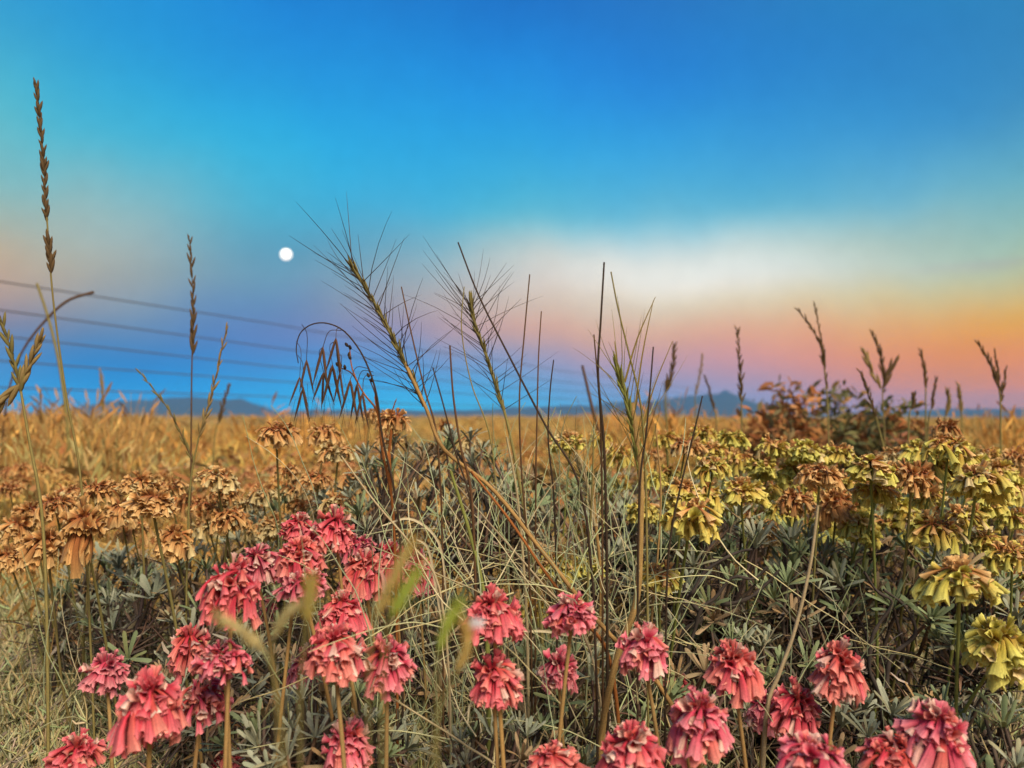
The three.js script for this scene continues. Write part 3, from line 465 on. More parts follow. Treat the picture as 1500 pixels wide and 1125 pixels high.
function beside(x, y, w, what) {                // says which one by the landmarks that it stands between
  const near = LAND.map(([n, a, b]) => [Math.hypot(x - a, y - b), n]).sort((p, q) => p[0] - q[0]), size = w > 58 ? 'large' : w < 42 ? 'small' : 'medium';
  for (const [i, j] of [[0, 1], [0, 2], [1, 2], [0, 3], [1, 3]]) { const s = `${size} ${what} between ${near[i][1]} and ${near[j][1]}`; if (!said[s]) { said[s] = 1; return s; } }
  return `${size} ${what} near ${near[0][1]}`;
}
for (const [x, y, w0, h0, pal, style] of YEL) {
  const grow = pal === 'yellow' || pal === 'lime' ? 1.1 : 1.05, w = w0 * grow, h = h0 * grow, key = x + ',' + y;
  flower({ x, y, w, h, pal, pal2: { orange: 'rust', rust: 'orange', cream: 'orange', yellow: 'lime', lime: 'yellow' }[pal], style: style ?? pick(['flat', 'bell', 'flat', 'ball']), d: 0.64 * (60 / w0) ** 0.6 * (y > 800 ? 0.92 : 1), label: YOWN[key] ?? beside(x, y, w0, YSAY[pal][0]), group: YSAY[pal][1], parts: w >= 49, stem: pal === 'lime' || pal === 'yellow' ? M.stemGreen : M.stemOlive, name: { orange: 'orange_flower', rust: 'rusty_flower', cream: 'cream_flower', yellow: 'yellow_flower', lime: 'lime_flower' }[pal], lean: rr(-0.03, 0.03), thin: 0.72, pal3: pal === 'rust' ? 'orange' : 'cream', crown: { yellow: 'orange', orange: 'rust', lime: R() < 0.4 ? 'orange' : null, cream: 'orange' }[pal], back: rr(0.05, 0.12) });
}

// ---------------------------------------------------------------- tall grass stalks
const spikeletGeo = (() => { const mb = new MB(); mb.tube([0, 0.2, 0.5, 0.8, 1].map((f) => V(0, f, 0.06 * f * f)), (f) => 0.11 * Math.sin(Math.PI * (0.1 + 0.88 * f)) ** 0.9, 5, (f) => lerpc([0.8, 0.8, 0.8], [1.2, 1.15, 1.1], f)); return mb.geo(); })();
const awnGeos = [0.25, 0.5, 0.05, -0.25].map((b) => new MB().tube([0, 0.3, 0.6, 0.85, 1].map((f) => V(0, f, b * f * f * 0.5)), (f) => 0.0075 * (1 - 0.8 * f), 3, [1, 1, 1]).geo());
function aim(m, dir, roll, L, fat = 1) { m.quaternion.setFromUnitVectors(UPV, dir); m.rotateY(roll); m.scale.set(L * fat, L, L * fat); }
// points from the top down, then on to the ground
function stalk({ pts, d, d2, r = 0.0007, r2, m = M.stemBrown, label, group, category = 'grass', name = 'grass_stalk', drift = 0, foot = true }) {
  const n = pts.length, P = pts.map(([x, y], i) => at(x, y, d + ((d2 ?? d) - d) * i / Math.max(1, n - 1)));
  if (foot) {
    const a = P[n - 1], b = P[Math.max(0, n - 2)], s = a.clone().sub(b), k = s.y < -1e-4 ? Math.min(1.2, a.y / -s.y) : 0, fx = a.x + s.x * k * 0.5 + drift, fz = a.z + s.z * k * 0.5 - 0.01;
    P.push(V(fx, groundY(fx, fz) - 0.01, fz));
  }
  const base = P[P.length - 1].clone(); base.y = Math.max(0, base.y);
  const t = thing(name, base, label, category, group), rel = P.map((p) => p.clone().sub(base)), line = curve(rel, 10 + rel.length * 3), cc = jit([1, 1, 1], 0.1);
  mesh('stem', new MB().tube(line, (f) => r + ((r2 ?? r * 1.6) - r) * f, 6, cc, 40).geo(), m, t);
  t.userData.line = null; return { t, rel, line };
}
function along(pts, base) { return curve(pts.map((p) => p.clone().sub(base)), 40); }
function spike(S, pts, d, n, len, mtl, open = 0.3, fat = 1, gap = 0) {       // pts: head from base to tip
  const g = new THREE.Group(); g.name = 'seed_head'; S.t.add(g); const L = along(pts.map(([x, y]) => at(x, y, d)), S.t.position);
  if (pts.axis !== false) mesh('rachis', new MB().tube(L, (f) => 0.0006 * (1.1 - f * 0.7), 5, [0.9, 0.9, 0.9], 40).geo(), M.stemBrown, g);
  for (let k = 0; k < n; k++) {
    const f = (k + rr(-0.2, 0.2)) / n; if (gap && Math.abs(f - gap) < 0.06) continue;
    const i = Math.min(39, Math.max(0, Math.floor(f * 40))), p = L[i], ax = L[i + 1].clone().sub(L[i]).normalize(), w = k * 2.4, s = V(Math.cos(w), 0, Math.sin(w) * 0.8).multiplyScalar(open * rr(0.5, 1.3));
    const m = mesh('spikelet', spikeletGeo, mtl, g); m.position.copy(p); aim(m, ax.add(s).normalize(), rr(0, 6.28), len * rr(0.75, 1.15) * (1 - 0.3 * f), fat);
  }
  return g;
}
function brush(S, pts, d, n, awn, mtl, spread = 1, core = 34, fat = 0.62) {  // bottlebrush head with long awns
  const g = new THREE.Group(); g.name = 'seed_head'; S.t.add(g); const L = along(pts.map(([x, y]) => at(x, y, d)), S.t.position);
  mesh('rachis', new MB().tube(L, (f) => 0.0016 * (1.1 - 0.8 * f), 6, [1, 1, 1], 40).geo(), mtl, g);
  for (let k = 0; k < core; k++) { const i = Math.min(39, Math.floor(k / core * 40)), ax = L[i + 1].clone().sub(L[i]).normalize(), w = k * 2.4, m = mesh('spikelet', spikeletGeo, mtl, g); m.position.copy(L[i]); aim(m, ax.add(V(Math.cos(w), 0, Math.sin(w)).multiplyScalar(rr(0.1, 0.3))).normalize(), w, 0.013 * rr(0.7, 1.25), fat); }
  for (let k = 0; k < n; k++) {
    const f = (k + R()) / n, i = Math.min(39, Math.floor(f * 40)), ax = L[i + 1].clone().sub(L[i]).normalize(), w = k * 2.4 + rr(-0.4, 0.4), s = V(Math.cos(w), rr(-0.15, 0.2), Math.sin(w)).multiplyScalar(spread * rr(0.5, 1.9) * (1.25 - 0.55 * f));
    const len = awn * rr(0.6, 1.1), m = mesh('awn', pick(awnGeos), mtl === M.stemGreen || mtl === M.stemPale ? M.stemOlive : M.stemDark, g); m.position.copy(L[i]); aim(m, ax.add(s).normalize(), rr(0, 6.28), len, 0.052 / len * (rr(0.8, 1.1)));
  }
}
let S;
S = stalk({ pts: [[68, 310], [78, 440], [98, 585], [118, 700]], d: 0.62, r: 0.0006, r2: 0.0010, m: M.stemOlive, label: 'tallest grass stalk with a long dark spike reaching high into the sky', drift: 0.01 });
spike(S, [[75, 400], [68, 310], [63, 220], [52, 118]], 0.62, 70, 0.0125, M.seedBrown, 0.32, 1.05, 0.22);
S = stalk({ pts: [[283, 470], [281, 540], [280, 640]], d: 0.78, r: 0.0006, m: M.stemBrown, label: 'dark single spiked grass stalk near the moon' });
spike(S, [[282, 520], [283, 440], [277, 345]], 0.78, 28, 0.0155, M.seedBrown, 0.34, 0.85);
S = stalk({ pts: [[300, 610], [288, 655], [278, 720]], d: 0.66, r: 0.0006, m: M.stemOlive, label: 'olive grass stalk with two spreading spikes in a V' });
spike(S, [[292, 640], [312, 570], [333, 475]], 0.66, 26, 0.0125, M.seedTan, 0.3, 0.8); spike(S, [[284, 680], [250, 605], [203, 543]], 0.66, 20, 0.011, M.seedOlive, 0.34, 0.8);
S = stalk({ pts: [[30, 570], [42, 640], [62, 760]], d: 0.56, r: 0.0008, m: M.stemOlive, label: 'tan grass stalk with stout spikelets splayed in three directions' });
spike(S, [[30, 575], [18, 520], [0, 462]], 0.56, 15, 0.016, M.seedOlive, 0.34, 0.9); spike(S, [[28, 570], [45, 530], [62, 490]], 0.56, 13, 0.016, M.seedTan, 0.34, 0.9); spike(S, [[30, 560], [10, 580], [-12, 612]], 0.56, 9, 0.018, M.seedTan, 0.28, 0.9);
S = stalk({ pts: [[54, 415], [72, 470], [88, 540], [100, 640]], d: 1.5, r: 0.0022, m: M.stemOlive, label: 'blurred bent grass stem in front of the fence wires' });
S = stalk({ pts: [[137, 428], [100, 440], [66, 470], [30, 520], [8, 600]], d: 1.5, r: 0.003, r2: 0.0014, m: M.stemBrown, label: 'blurred arching grass blade nodding across the fence wires' });
// drooping oat grass
S = stalk({ pts: [[437, 532], [434, 510], [440, 488], [455, 476], [475, 473], [500, 482], [525, 510], [542, 545], [552, 580], [560, 640], [578, 720], [586, 790]], d: 0.52, r: 0.00032, r2: 0.0009, m: M.stemDark, label: 'drooping oat grass arched over with hanging dark brown spikelets', name: 'oat_grass' });
{
  const d = 0.52, hang = [[449, 527, 442, 475, 11], [439, 552, 434, 500, 10], [443, 570, 436, 520, 11], [473, 508, 500, 484, 13], [474, 545, 474, 508, 11], [492, 495, 507, 486, 12], [487, 534, 492, 500, 14], [498, 545, 494, 520, 10], [513, 556, 540, 540, 13], [523, 562, 547, 545, 12], [531, 575, 548, 550, 11]];
  const glume = new MB(); glume.tube([0, 0.12, 0.4, 0.7, 1].map((f) => V(0, -f, 0)), (f) => 0.075 * Math.sin(Math.PI * (0.06 + 0.93 * f)) ** 0.8, 5, (f) => lerpc([1.5, 1.1, 0.8], [0.9, 0.8, 0.7], f)); const gg = glume.geo(), husk = mat([0.10, 0.065, 0.045], { map: grainLeaf, transmission: 0.1, thickness: 0 });
  const hair = new MB().tube([0, 0.5, 1].map((f) => V(0, -f, 0.06 * f * f)), (f) => 0.007 * (1 - 0.7 * f), 3, [1, 1, 1]).geo();
  for (const [x, y, ax, ay, L] of hang) {
    const g = new THREE.Group(); g.name = 'spikelet'; S.t.add(g); const top = at(x, y, d + rr(-0.012, 0.012)).sub(S.t.position), from = at(ax, ay, d).sub(S.t.position); g.position.copy(top);
    const a = from.clone().sub(top); mesh('pedicel', new MB().tube(curve([a, a.clone().multiplyScalar(0.6).add(V(a.x > 0 ? -0.003 : 0.002, 0.004, 0)), V(0, 0, 0)], 8), 0.00024, 4, [1, 1, 1]).geo(), M.stemDark, g);
    const len = L * 0.0021;
    for (const [tilt, k] of [[0.24, 1], [-0.26, 0.95], ...(R() < 0.4 ? [[0.02, 1.1]] : [])]) { const m = mesh('glume', gg, husk, g); m.rotation.set(rr(-0.15, 0.15), rr(-0.6, 0.6), tilt + rr(-0.08, 0.08)); m.scale.set(len * 0.5, len * k * 1.05, len * 0.5); }
    for (const tilt of [0.2, -0.18, 0.05]) { const m = mesh('bristle', hair, M.stemDark, g); m.rotation.set(rr(-0.2, 0.2), 0, tilt); m.position.set(Math.sin(tilt) * len * 0.7, -len * 0.7, 0); m.scale.set(0.02, len * rr(0.8, 1.2), 0.02); }
  }
}
S = stalk({ pts: [[512, 508], [516, 540], [532, 575], [552, 602], [560, 660], [575, 740]], d: 0.525, r: 0.0004, r2: 0.0011, m: M.stemRust, label: 'orange stemmed weed with tiny black buds beside the oat grass', category: 'plant', name: 'budded_weed' });
for (const [x, y] of [[510, 508], [514, 512], [511, 523], [514, 527], [500, 538], [506, 541], [541, 553], [545, 560], [496, 537]]) { const m = mesh('bud', spikeletGeo, M.stemDark, S.t); m.position.copy(at(x, y, 0.525).sub(S.t.position)); aim(m, V(rr(-0.6, 0.2), 0.8, rr(-0.3, 0.3)).normalize(), 0, 0.0035, 3); }
for (const [a, b, c] of [[[497, 538], [514, 546], [525, 563]], [[541, 555], [549, 575], [556, 605]]]) mesh('side_stem', new MB().tube(curve([a, b, c].map(([x, y]) => at(x, y, 0.525).sub(S.t.position)), 8), 0.0004, 4, [0.3, 0.3, 0.3]).geo(), M.stemRust, S.t);
for (const [x, y, L] of [[560, 655, 0.035], [566, 690, 0.03], [573, 725, 0.03], [556, 625, 0.022]]) { const m = mesh('leaf', leafVariants[2], M.stemRust, S.t); m.position.copy(at(x, y, 0.524).sub(S.t.position)); aim(m, V(rr(-0.5, 0.5), 1, 0.2).normalize(), rr(0, 6), L, 0.6); }
// awned bottlebrush grasses
S = stalk({ pts: [[592, 530], [625, 600], [648, 655], [720, 715], [800, 815], [880, 915], [985, 1035]], d: 0.55, d2: 0.5, r: 0.0012, r2: 0.0017, m: M.stemTan, label: 'leaning bottlebrush grass with a long awned head beside the moon', name: 'awned_grass' });
brush(S, [[622, 595], [590, 525], [555, 455], [515, 390]], 0.55, 62, 0.056, M.seedOlive, 1.0, 60, 0.6);
{ const m = mesh('awn', awnGeos[2], M.stemBrown, S.t); m.position.copy(at(516, 392, 0.55).sub(S.t.position)); aim(m, at(508, 282, 0.55).sub(at(516, 392, 0.55)).normalize(), 0, 0.054, 0.9); }
S = stalk({ pts: [[712, 520], [738, 600], [752, 660], [770, 760], [790, 880]], d: 0.62, r: 0.0011, m: M.stemOlive, label: 'upright bottlebrush grass behind the long dark diagonal stem', name: 'awned_grass' });
brush(S, [[738, 600], [712, 520], [695, 470], [690, 445]], 0.62, 56, 0.062, M.seedOlive, 1.15, 46, 0.55);
S = stalk({ pts: [[925, 590], [938, 690], [938, 780], [932, 880], [905, 960], [882, 1070]], d: 0.5, r: 0.002, r2: 0.0024, m: M.stemTan, label: 'thick tan grass stem with a green sheathed awned head opening', name: 'awned_grass' });
brush(S, [[938, 700], [930, 640], [918, 585], [905, 545]], 0.5, 24, 0.062, M.stemGreen, 0.7, 46, 0.6);
for (const [a, b] of [[[905, 545], [900, 500]], [[938, 640], [985, 500]], [[930, 600], [957, 440]], [[915, 560], [960, 435]]]) mesh('leaf_sheath', new MB().ribbon(curve([at(...a, 0.5), at((a[0] * 0.6 + b[0] * 0.4), (a[1] + b[1]) / 2, 0.5), at(...b, 0.5)].map((p) => p.sub(S.t.position)), 8), (f) => 0.0011 * (1 - f) + 0.0004, V(0, 0, 1), 0.2, [0.9, 0.8, 0.6]).geo(), M.stemOlive, S.t);
S = stalk({ pts: [[868, 690], [872, 760], [880, 850], [876, 960], [870, 1080]], d: 0.6, r: 0.0012, m: M.stemTan, label: 'straw grass with a bleached tufted head sunk among yellow flowers', name: 'awned_grass' });
brush(S, [[872, 770], [862, 720], [850, 680]], 0.6, 34, 0.06, M.stemPale, 0.9, 30, 0.8);
// bare cut stems
const BARE = [
  [[[671, 355], [700, 430], [745, 520], [800, 625], [850, 715]], 0.5, 0.0007, M.stemDark, 'longest bare dark stem, leaning diagonally across the sky'],
  [[[776, 402], [768, 490], [761, 580], [764, 690], [775, 830]], 0.52, 0.0006, M.stemBrown, 'straight bare brown stem beside the leaning dark one'],
  [[[793, 456], [789, 520], [787, 600], [785, 700]], 0.58, 0.0006, M.stemBrown, 'thin bare stem rising between two taller brown ones'],
  [[[811, 527], [806, 570], [803, 640], [812, 740]], 0.55, 0.0006, M.stemDark, 'short dark bare stem crossing the leaning one'],
  [[[885, 384], [880, 470], [876, 545], [884, 640], [888, 760]], 0.5, 0.0008, M.stemDark, 'tallest upright dark stem beside the green awned head'],
  [[[895, 398], [905, 450], [922, 520], [938, 590], [945, 680]], 0.5, 0.0006, M.stemOlive, 'olive bare stem crossing into the green awned head'],
  [[[957, 508], [953, 560], [946, 640], [938, 700]], 0.49, 0.0006, M.stemDark, 'short dark stem standing against the green awned head'],
  [[[1029, 580], [1015, 640], [1000, 700], [985, 770], [978, 830]], 0.5, 0.0006, M.stemDark, 'dark slanting stem in front of the yellow flowers'],
  [[[634, 538], [650, 595], [668, 665], [690, 740]], 0.52, 0.0006, M.stemDark, 'short dark stem slanting beside the tall dark subshrub'],
  [[[659, 506], [664, 580], [676, 660], [690, 720]], 0.52, 0.0008, M.stemBrown, 'stout purple brown stem above the tall dark subshrub'],
  [[[853, 535], [868, 600], [880, 650]], 1.3, 0.003, M.stemBrown, 'blurred thick stem at the edge of the field'],
  [[[870, 490], [876, 560], [880, 620]], 0.52, 0.0006, M.stemBrown, 'short brown stem touching the tallest upright one'],
  [[[680, 420], [676, 480], [690, 560], [720, 650]], 0.6, 0.0005, M.stemOlive, 'fine olive stem inside the upright bottlebrush grass'],
  [[[588, 420], [603, 490], [622, 570], [640, 640]], 0.55, 0.0006, M.stemBrown, 'thin stem tight against the leaning bottlebrush grass'],
  [[[690, 690], [745, 760], [800, 840], [850, 905], [890, 955]], 0.52, 0.0011, M.stemRust, 'rusty red stem fallen diagonally towards the red flowers'],
  [[[660, 700], [720, 770], [790, 850], [860, 940]], 0.54, 0.0008, M.stemPale, 'pale fallen straw parallel to the rusty stem'],
  [[[660, 690], [685, 770], [705, 850], [712, 900]], 0.52, 0.0014, M.stemGreen, 'yellow green stem standing below the leaning bottlebrush'],
  [[[500, 668], [545, 730], [600, 795], [640, 850]], 0.5, 0.0007, M.stemPale, 'long whitish bare stem over the red cluster'],
  [[[1198, 740], [1188, 820], [1165, 920], [1140, 990], [1125, 1030]], 0.48, 0.0011, M.stemPale, 'long pale grey stem before the dark open shrub'],
  [[[540, 1000], [610, 1045], [680, 1090], [740, 1140]], 0.46, 0.0006, M.stemPale, 'pale straw lying across the dark ground below the red flowers'],
  [[[960, 620], [968, 720], [962, 830], [955, 900]], 0.6, 0.0008, M.stemTan, 'tan stem beside the thick grass stem'],
  [[[742, 640], [757, 720], [767, 830], [772, 920]], 0.55, 0.001, M.stemPale, 'pale stem dropping behind the straw grass'],
  [[[870, 620], [868, 700], [863, 800], [860, 900]], 0.58, 0.0008, M.stemOlive, 'olive stem behind the tallest upright one'],
  [[[545, 800], [640, 840], [735, 900]], 0.5, 0.0004, M.stemPale, 'thin pale curl of straw over the red cluster'],
];
for (const [pts, d, r, m, label] of BARE) stalk({ pts, d, r: r * 0.78, r2: r * 1.4, m, label, name: 'bare_stem', category: 'stem', group: 'bare grass stems' });
// seeded stalks along the field edge on the right
const EDGE = [
  [[[975, 575], [985, 540], [988, 505]], [[974, 580], [978, 640]], 1.2, 0.03, 'tan seed spike in front of the blue peak'],
  [[[1018, 580], [1026, 545], [1029, 520]], [[1018, 582], [1020, 650]], 1.5, 0.022, 'faint seed spike over the slope of the blue peak'],
  [[[1086, 590], [1084, 540], [1080, 480]], [[1086, 590], [1087, 660]], 1.15, 0.03, 'stout brown seed spike beside the blue peak'],
  [[[1208, 540], [1200, 500], [1168, 452]], [[1212, 590], [1214, 650]], 1.15, 0.026, 'forked brown seed head above the rusty bush'],
  [[[1295, 560], [1290, 520], [1278, 488]], [[1293, 570], [1296, 650]], 1.3, 0.03, 'bushy seed panicle above the dark olive bush'],
  [[[1356, 570], [1354, 540], [1349, 515]], [[1356, 570], [1356, 650]], 1.25, 0.024, 'slim seed spike against the orange sky'],
  [[[1364, 600], [1368, 575], [1371, 556]], [[1362, 605], [1358, 660]], 1.2, 0.02, 'short dark seed spike near the flat blue ridge'],
  [[[1463, 570], [1452, 535], [1433, 503]], [[1465, 580], [1466, 650]], 1.1, 0.026, 'three pronged seed head in the orange sky'],
  [[[1408, 605], [1406, 585], [1404, 565]], [[1408, 605], [1410, 660]], 1.4, 0.026, 'small seed spike over the flat blue ridge'],
  [[[1385, 610], [1390, 590], [1388, 572]], [[1384, 610], [1382, 660]], 1.4, 0.03, 'small bent seed spike over the flat blue ridge'],
  [[[1283, 610], [1270, 570], [1261, 545]], [[1288, 630], [1300, 690]], 0.95, 0.02, 'leaning tan seed stalk crossing the olive bush'],
  [[[1336, 600], [1338, 590], [1339, 580]], [[1334, 600], [1330, 660]], 1.1, 0.02, 'tiny dark seed tip beside the olive bush'],
  [[[150, 600], [150, 570], [147, 545]], [[150, 600], [152, 670]], 1.6, 0.03, 'blurred plume before the flat topped hill'],
  [[[320, 620], [328, 590], [336, 565]], [[318, 622], [312, 680]], 1.3, 0.026, 'blurred pale plume beside the V shaped stalk'],
  [[[1046, 600], [1040, 575], [1032, 550]], [[1048, 605], [1050, 660]], 1.3, 0.02, 'drooping thin seed spike below the blue peak'],
];
for (const [head, low, d, len, label] of EDGE) {
  S = stalk({ pts: [head[0], ...low], d, r: 0.0009, m: M.stemOlive, label, name: 'seed_stalk', group: 'seeded grass stalks along the field edge' });
  spike(S, head, d, 26, len * 0.62, d > 1.35 ? M.seedTan : M.seedBrown, 0.34, 0.85);
  if (label.startsWith('forked')) spike(S, [[1212, 570], [1203, 500], [1193, 443]], d, 24, len * 0.6, M.seedBrown, 0.26, 0.8);
  if (label.startsWith('three')) { spike(S, [[1465, 575], [1462, 545], [1457, 513]], d, 12, len * 0.6, M.seedBrown, 0.24, 0.8); spike(S, [[1466, 590], [1470, 565], [1473, 540]], d, 9, len * 0.6, M.seedBrown, 0.24, 0.8); }
  if (label.startsWith('bushy')) { spike(S, [[1292, 570], [1302, 545], [1312, 530]], d, 8, len, M.seedBrown, 0.25, 0.9); spike(S, [[1290, 570], [1275, 540], [1266, 515]], d, 8, len, M.seedTan, 0.3, 0.9); }
}
// soft green foxtails close to the lens
function foxtail(pts, d, r, rgb, label) {
  const P = pts.map(([x, y]) => at(x, y, d)), n = P.length, last = P[n - 1];
  const q = stalk({ pts, d, r: 0.0003, r2: 0.0003, m: M.stemOlive, label, name: 'foxtail_grass', drift: 0.01 }), g = new THREE.Group(); g.name = 'seed_head'; q.t.add(g);
  const L = curve(P.slice(0, 2 + (n > 2 ? 1 : 0)).map((p) => p.clone().sub(q.t.position)), 20), core = mat(rgb, { roughness: 0.95, transmission: 0.2, thickness: 0 });
  mesh('spike_core', new MB().tube(L, (f) => r * Math.sin(Math.PI * (0.08 + 0.86 * f)) ** 0.6, 9, (f) => [1, 1, 1], 40).geo(), core, g);
  const br = new MB(); for (let k = 0; k < 170; k++) { const i = Math.floor(rr(0, 19)), ax = L[i].clone().sub(L[i + 1]).normalize(), o = V(rr(-1, 1), rr(-1, 1), rr(-1, 1)).normalize(), p = L[i].clone().addScaledVector(o, r * 0.8); br.tube([p, p.clone().addScaledVector(o.multiplyScalar(0.7).add(ax), rr(1.8, 3.0) * r)], (f) => 0.00012 * (1.2 - f), 3, jit([1.2, 1.1, 0.9], 0.2)); }
  tag(mesh('bristle', br.geo(), core, g), null, null, null, 'stuff');
}
foxtail([[603, 795], [575, 850], [550, 905], [540, 1000]], 0.19, 0.0010, [0.40, 0.31, 0.10], 'blurred tan foxtail spike close before the red cluster');
foxtail([[610, 838], [592, 870], [572, 905], [560, 1010]], 0.19, 0.0010, [0.30, 0.38, 0.06], 'blurred bright green foxtail spike beside the tan one');
foxtail([[670, 888], [655, 915], [643, 955], [640, 1040]], 0.21, 0.0010, [0.30, 0.37, 0.06], 'blurred green foxtail spike standing apart near the white fluff');
foxtail([[682, 912], [684, 945], [668, 985], [640, 1060]], 0.21, 0.0009, [0.44, 0.32, 0.10], 'blurred straw foxtail spike curving by the white fluff');
foxtail([[455, 850], [452, 880], [450, 912], [440, 1010]], 0.21, 0.0011, [0.36, 0.30, 0.08], 'blurred olive foxtail spike over the dull red flowers');
foxtail([[322, 905], [355, 925], [388, 955], [410, 1040]], 0.21, 0.0009, [0.42, 0.35, 0.16], 'blurred pale foxtail arching towards the red cluster');
foxtail([[450, 880], [420, 900], [400, 935], [405, 1040]], 0.21, 0.0009, [0.38, 0.33, 0.16], 'blurred grey tan foxtail crossing another one');
{ // seed fluff caught by the round crimson flower
  const p = at(698, 912, 0.24), t = thing('seed_fluff', p, 'small white seed fluff floating beside the round crimson flower', 'fluff'), mb = new MB();
  for (let k = 0; k < 160; k++) { const o = V(rr(-1.6, 1.6), rr(-0.8, 0.8), rr(-1, 1)).normalize().multiplyScalar(rr(0.0012, 0.0032)); mb.tube([V(0, 0, 0), o], 0.00006, 3, [1, 1, 1]); }
  tag(mesh('down', mb.geo(), mat([0.8, 0.8, 0.82]), t), null, null, null, 'stuff');
  mesh('seed', spikeletGeo, M.seedBrown, t).scale.setScalar(0.002);
}
// curled white dry blades
for (const [pts, label] of [[[[700, 945], [740, 930], [770, 935], [775, 960]], 'white curled dry blade below the round crimson flower'], [[[685, 1060], [690, 1030], [715, 1025], [740, 1030]], 'white papery curl of dry blade over dark ground'], [[[610, 790], [625, 800], [640, 870], [650, 930]], 'pale bent dry leaf hanging behind the red cluster'], [[[755, 925], [800, 925], [850, 935]], 'white dry blade lying between two pink flowers'], [[[560, 770], [600, 760], [640, 790], [655, 880]], 'thin white looping blade over the dark subshrub']]) {
  const P = pts.map(([x, y], i) => at(x, y, 0.52 + 0.006 * i)), lo = P.reduce((a, b) => (a.y < b.y ? a : b)).clone(), t = thing('dry_blade', lo, label, 'blade');
  mesh('blade', new MB().ribbon(curve(P.map((p) => p.sub(lo)), 16), (f) => 0.0018 * Math.sin(Math.PI * (0.15 + 0.7 * f)), V(0.2, 0.3, 1), 0.3, [1.3, 1.35, 1.5]).geo(), M.stemPale, t);
}
// clumps of thin straw blades
function clump(px, d, n, h, label, sp = 0.05) {
  const c = at(px, 900, d), t = thing('bunch_grass', V(c.x, 0, c.z), label, 'grass', 'thin straw bunch grasses');
  const geos = [0, 1, 2, 3, 4, 5].map((k) => { const b = rr(0.05, 0.55), mb = new MB(); mb.ribbon([0, 0.25, 0.5, 0.75, 1].map((f) => V(rr(-0.01, 0.01), f * (1 - 0.3 * b * f), b * f ** 2.2)), (f) => 0.0075 * (1 - f * 0.85), V(0.3, 0, 1), 0.2, (f) => lerpc([0.8, 0.8, 0.7], [1.15, 1.1, 1.05], f)); return mb.geo(); });
  for (let k = 0; k < n; k++) { const m = mesh('blade', pick(geos), pick([M.stemPale, M.stemOlive, M.stemTan, M.stemPale, M.stemGreen]), t); m.position.set(rr(-sp, sp), 0, rr(-sp, sp) * 0.6); m.rotation.set(rr(-0.25, 0.25), rr(0, 6.283), rr(-0.35, 0.35)); const s = h * rr(0.55, 1.1); m.scale.set(s * rr(0.5, 1), s, s); }
}
clump(840, 0.62, 60, 0.22, 'fine straw clump in the middle of the meadow, tangled among bare stems', 0.07);
clump(745, 0.6, 40, 0.2, 'straw clump at the foot of the leaning bottlebrush grass', 0.05);
clump(910, 0.55, 60, 0.19, 'straw clump around the thick tan grass stem', 0.05);
clump(620, 0.6, 26, 0.15, 'straw clump behind the pink red flower on the orange stem', 0.05);
clump(1130, 0.66, 24, 0.2, 'sparse straw clump by the black gnarled branch', 0.06);
clump(30, 0.7, 70, 0.22, 'tan straw clump next to the orange flowers', 0.08);
clump(1290, 0.8, 40, 0.22, 'straw clump behind the lime yellow flower', 0.08);

// ---------------------------------------------------------------- bushes at the field edge
function bush({ px, py, d, w, rust, label, leafCols, n = 900 }) {
  const c = at(px, py, d), H = c.y, Rr = w * d / FOCAL / 2, t = thing('field_bush', V(c.x, groundY(c.x, c.z), c.z), label, 'bush', 'bushes at the field edge');
  const lf = new MB(), tips = [];
  for (let k = 0; k < 18; k++) {
    const a = k * 2.4 + rr(-0.3, 0.3), o = V(Math.cos(a), 0, Math.sin(a)).multiplyScalar(Rr * (k < 6 ? rr(0.05, 0.45) : rr(0.4, 1))), top = o.clone().add(V(0, H * (k < 6 ? rr(0.88, 1.03) : rr(0.65, 1)) * (1 - 0.35 * (o.length() / Rr) ** 2), 0)), pts = curve([V(0, -0.01, 0), o.clone().multiplyScalar(0.5).add(V(0, H * 0.35, 0)), top], 9);
    mesh('branch', new MB().tube(pts, (f) => 0.005 * (1 - 0.75 * f), 5, jit(pick(barkCols), 0.2), 20).geo(), M.wood, t); tips.push(pts);
  }
  for (let k = 0; k < n; k++) { const p = pick(tips), o = p[Math.floor(rr(3, 10))].clone().add(V(rr(-1, 1), rr(-0.6, 0.7), rr(-1, 1)).multiplyScalar(0.045)), s = V(rr(-1, 1), rr(-0.3, 1.2), rr(-1, 1)).normalize(), L = rr(0.014, 0.036); lf.flat([o, o.clone().addScaledVector(s, L * 0.5), o.clone().addScaledVector(s, L).add(V(0, -L * 0.1, 0))], (f) => L * 0.35 * Math.sin(Math.PI * (0.12 + 0.8 * f)), V(rr(-1, 1), rr(-1, 1), rr(-1, 1)), jit(pick(leafCols), 0.3)); }
  tag(mesh('foliage', lf.geo(), M.grass, t), null, null, null, 'stuff');
  for (let k = 0; k < rust; k++) { const p = pick(tips), q = p[Math.floor(rr(5, 10))], m = mesh('flower_head', smallHead('rust'), petal, t); m.position.copy(q).add(V(rr(-1, 1), rr(0, 0.8), rr(0, 1)).multiplyScalar(0.03)); m.scale.setScalar(rr(1, 1.7)); m.rotation.set(rr(-0.4, 0.4), rr(0, 6), rr(-0.4, 0.4)); }
}
const oliveLeaf = [[0.13, 0.13, 0.05], [0.09, 0.10, 0.04], [0.20, 0.17, 0.06], [0.28, 0.15, 0.05]], rustLeaf = [[0.34, 0.13, 0.04], [0.22, 0.09, 0.035], [0.14, 0.11, 0.045], [0.42, 0.20, 0.07]];
bush({ px: 1158, py: 576, d: 1.9, w: 90, rust: 34, n: 2600, leafCols: rustLeaf, label: 'rusty orange bush with a raised tuft standing in the dry grass' });
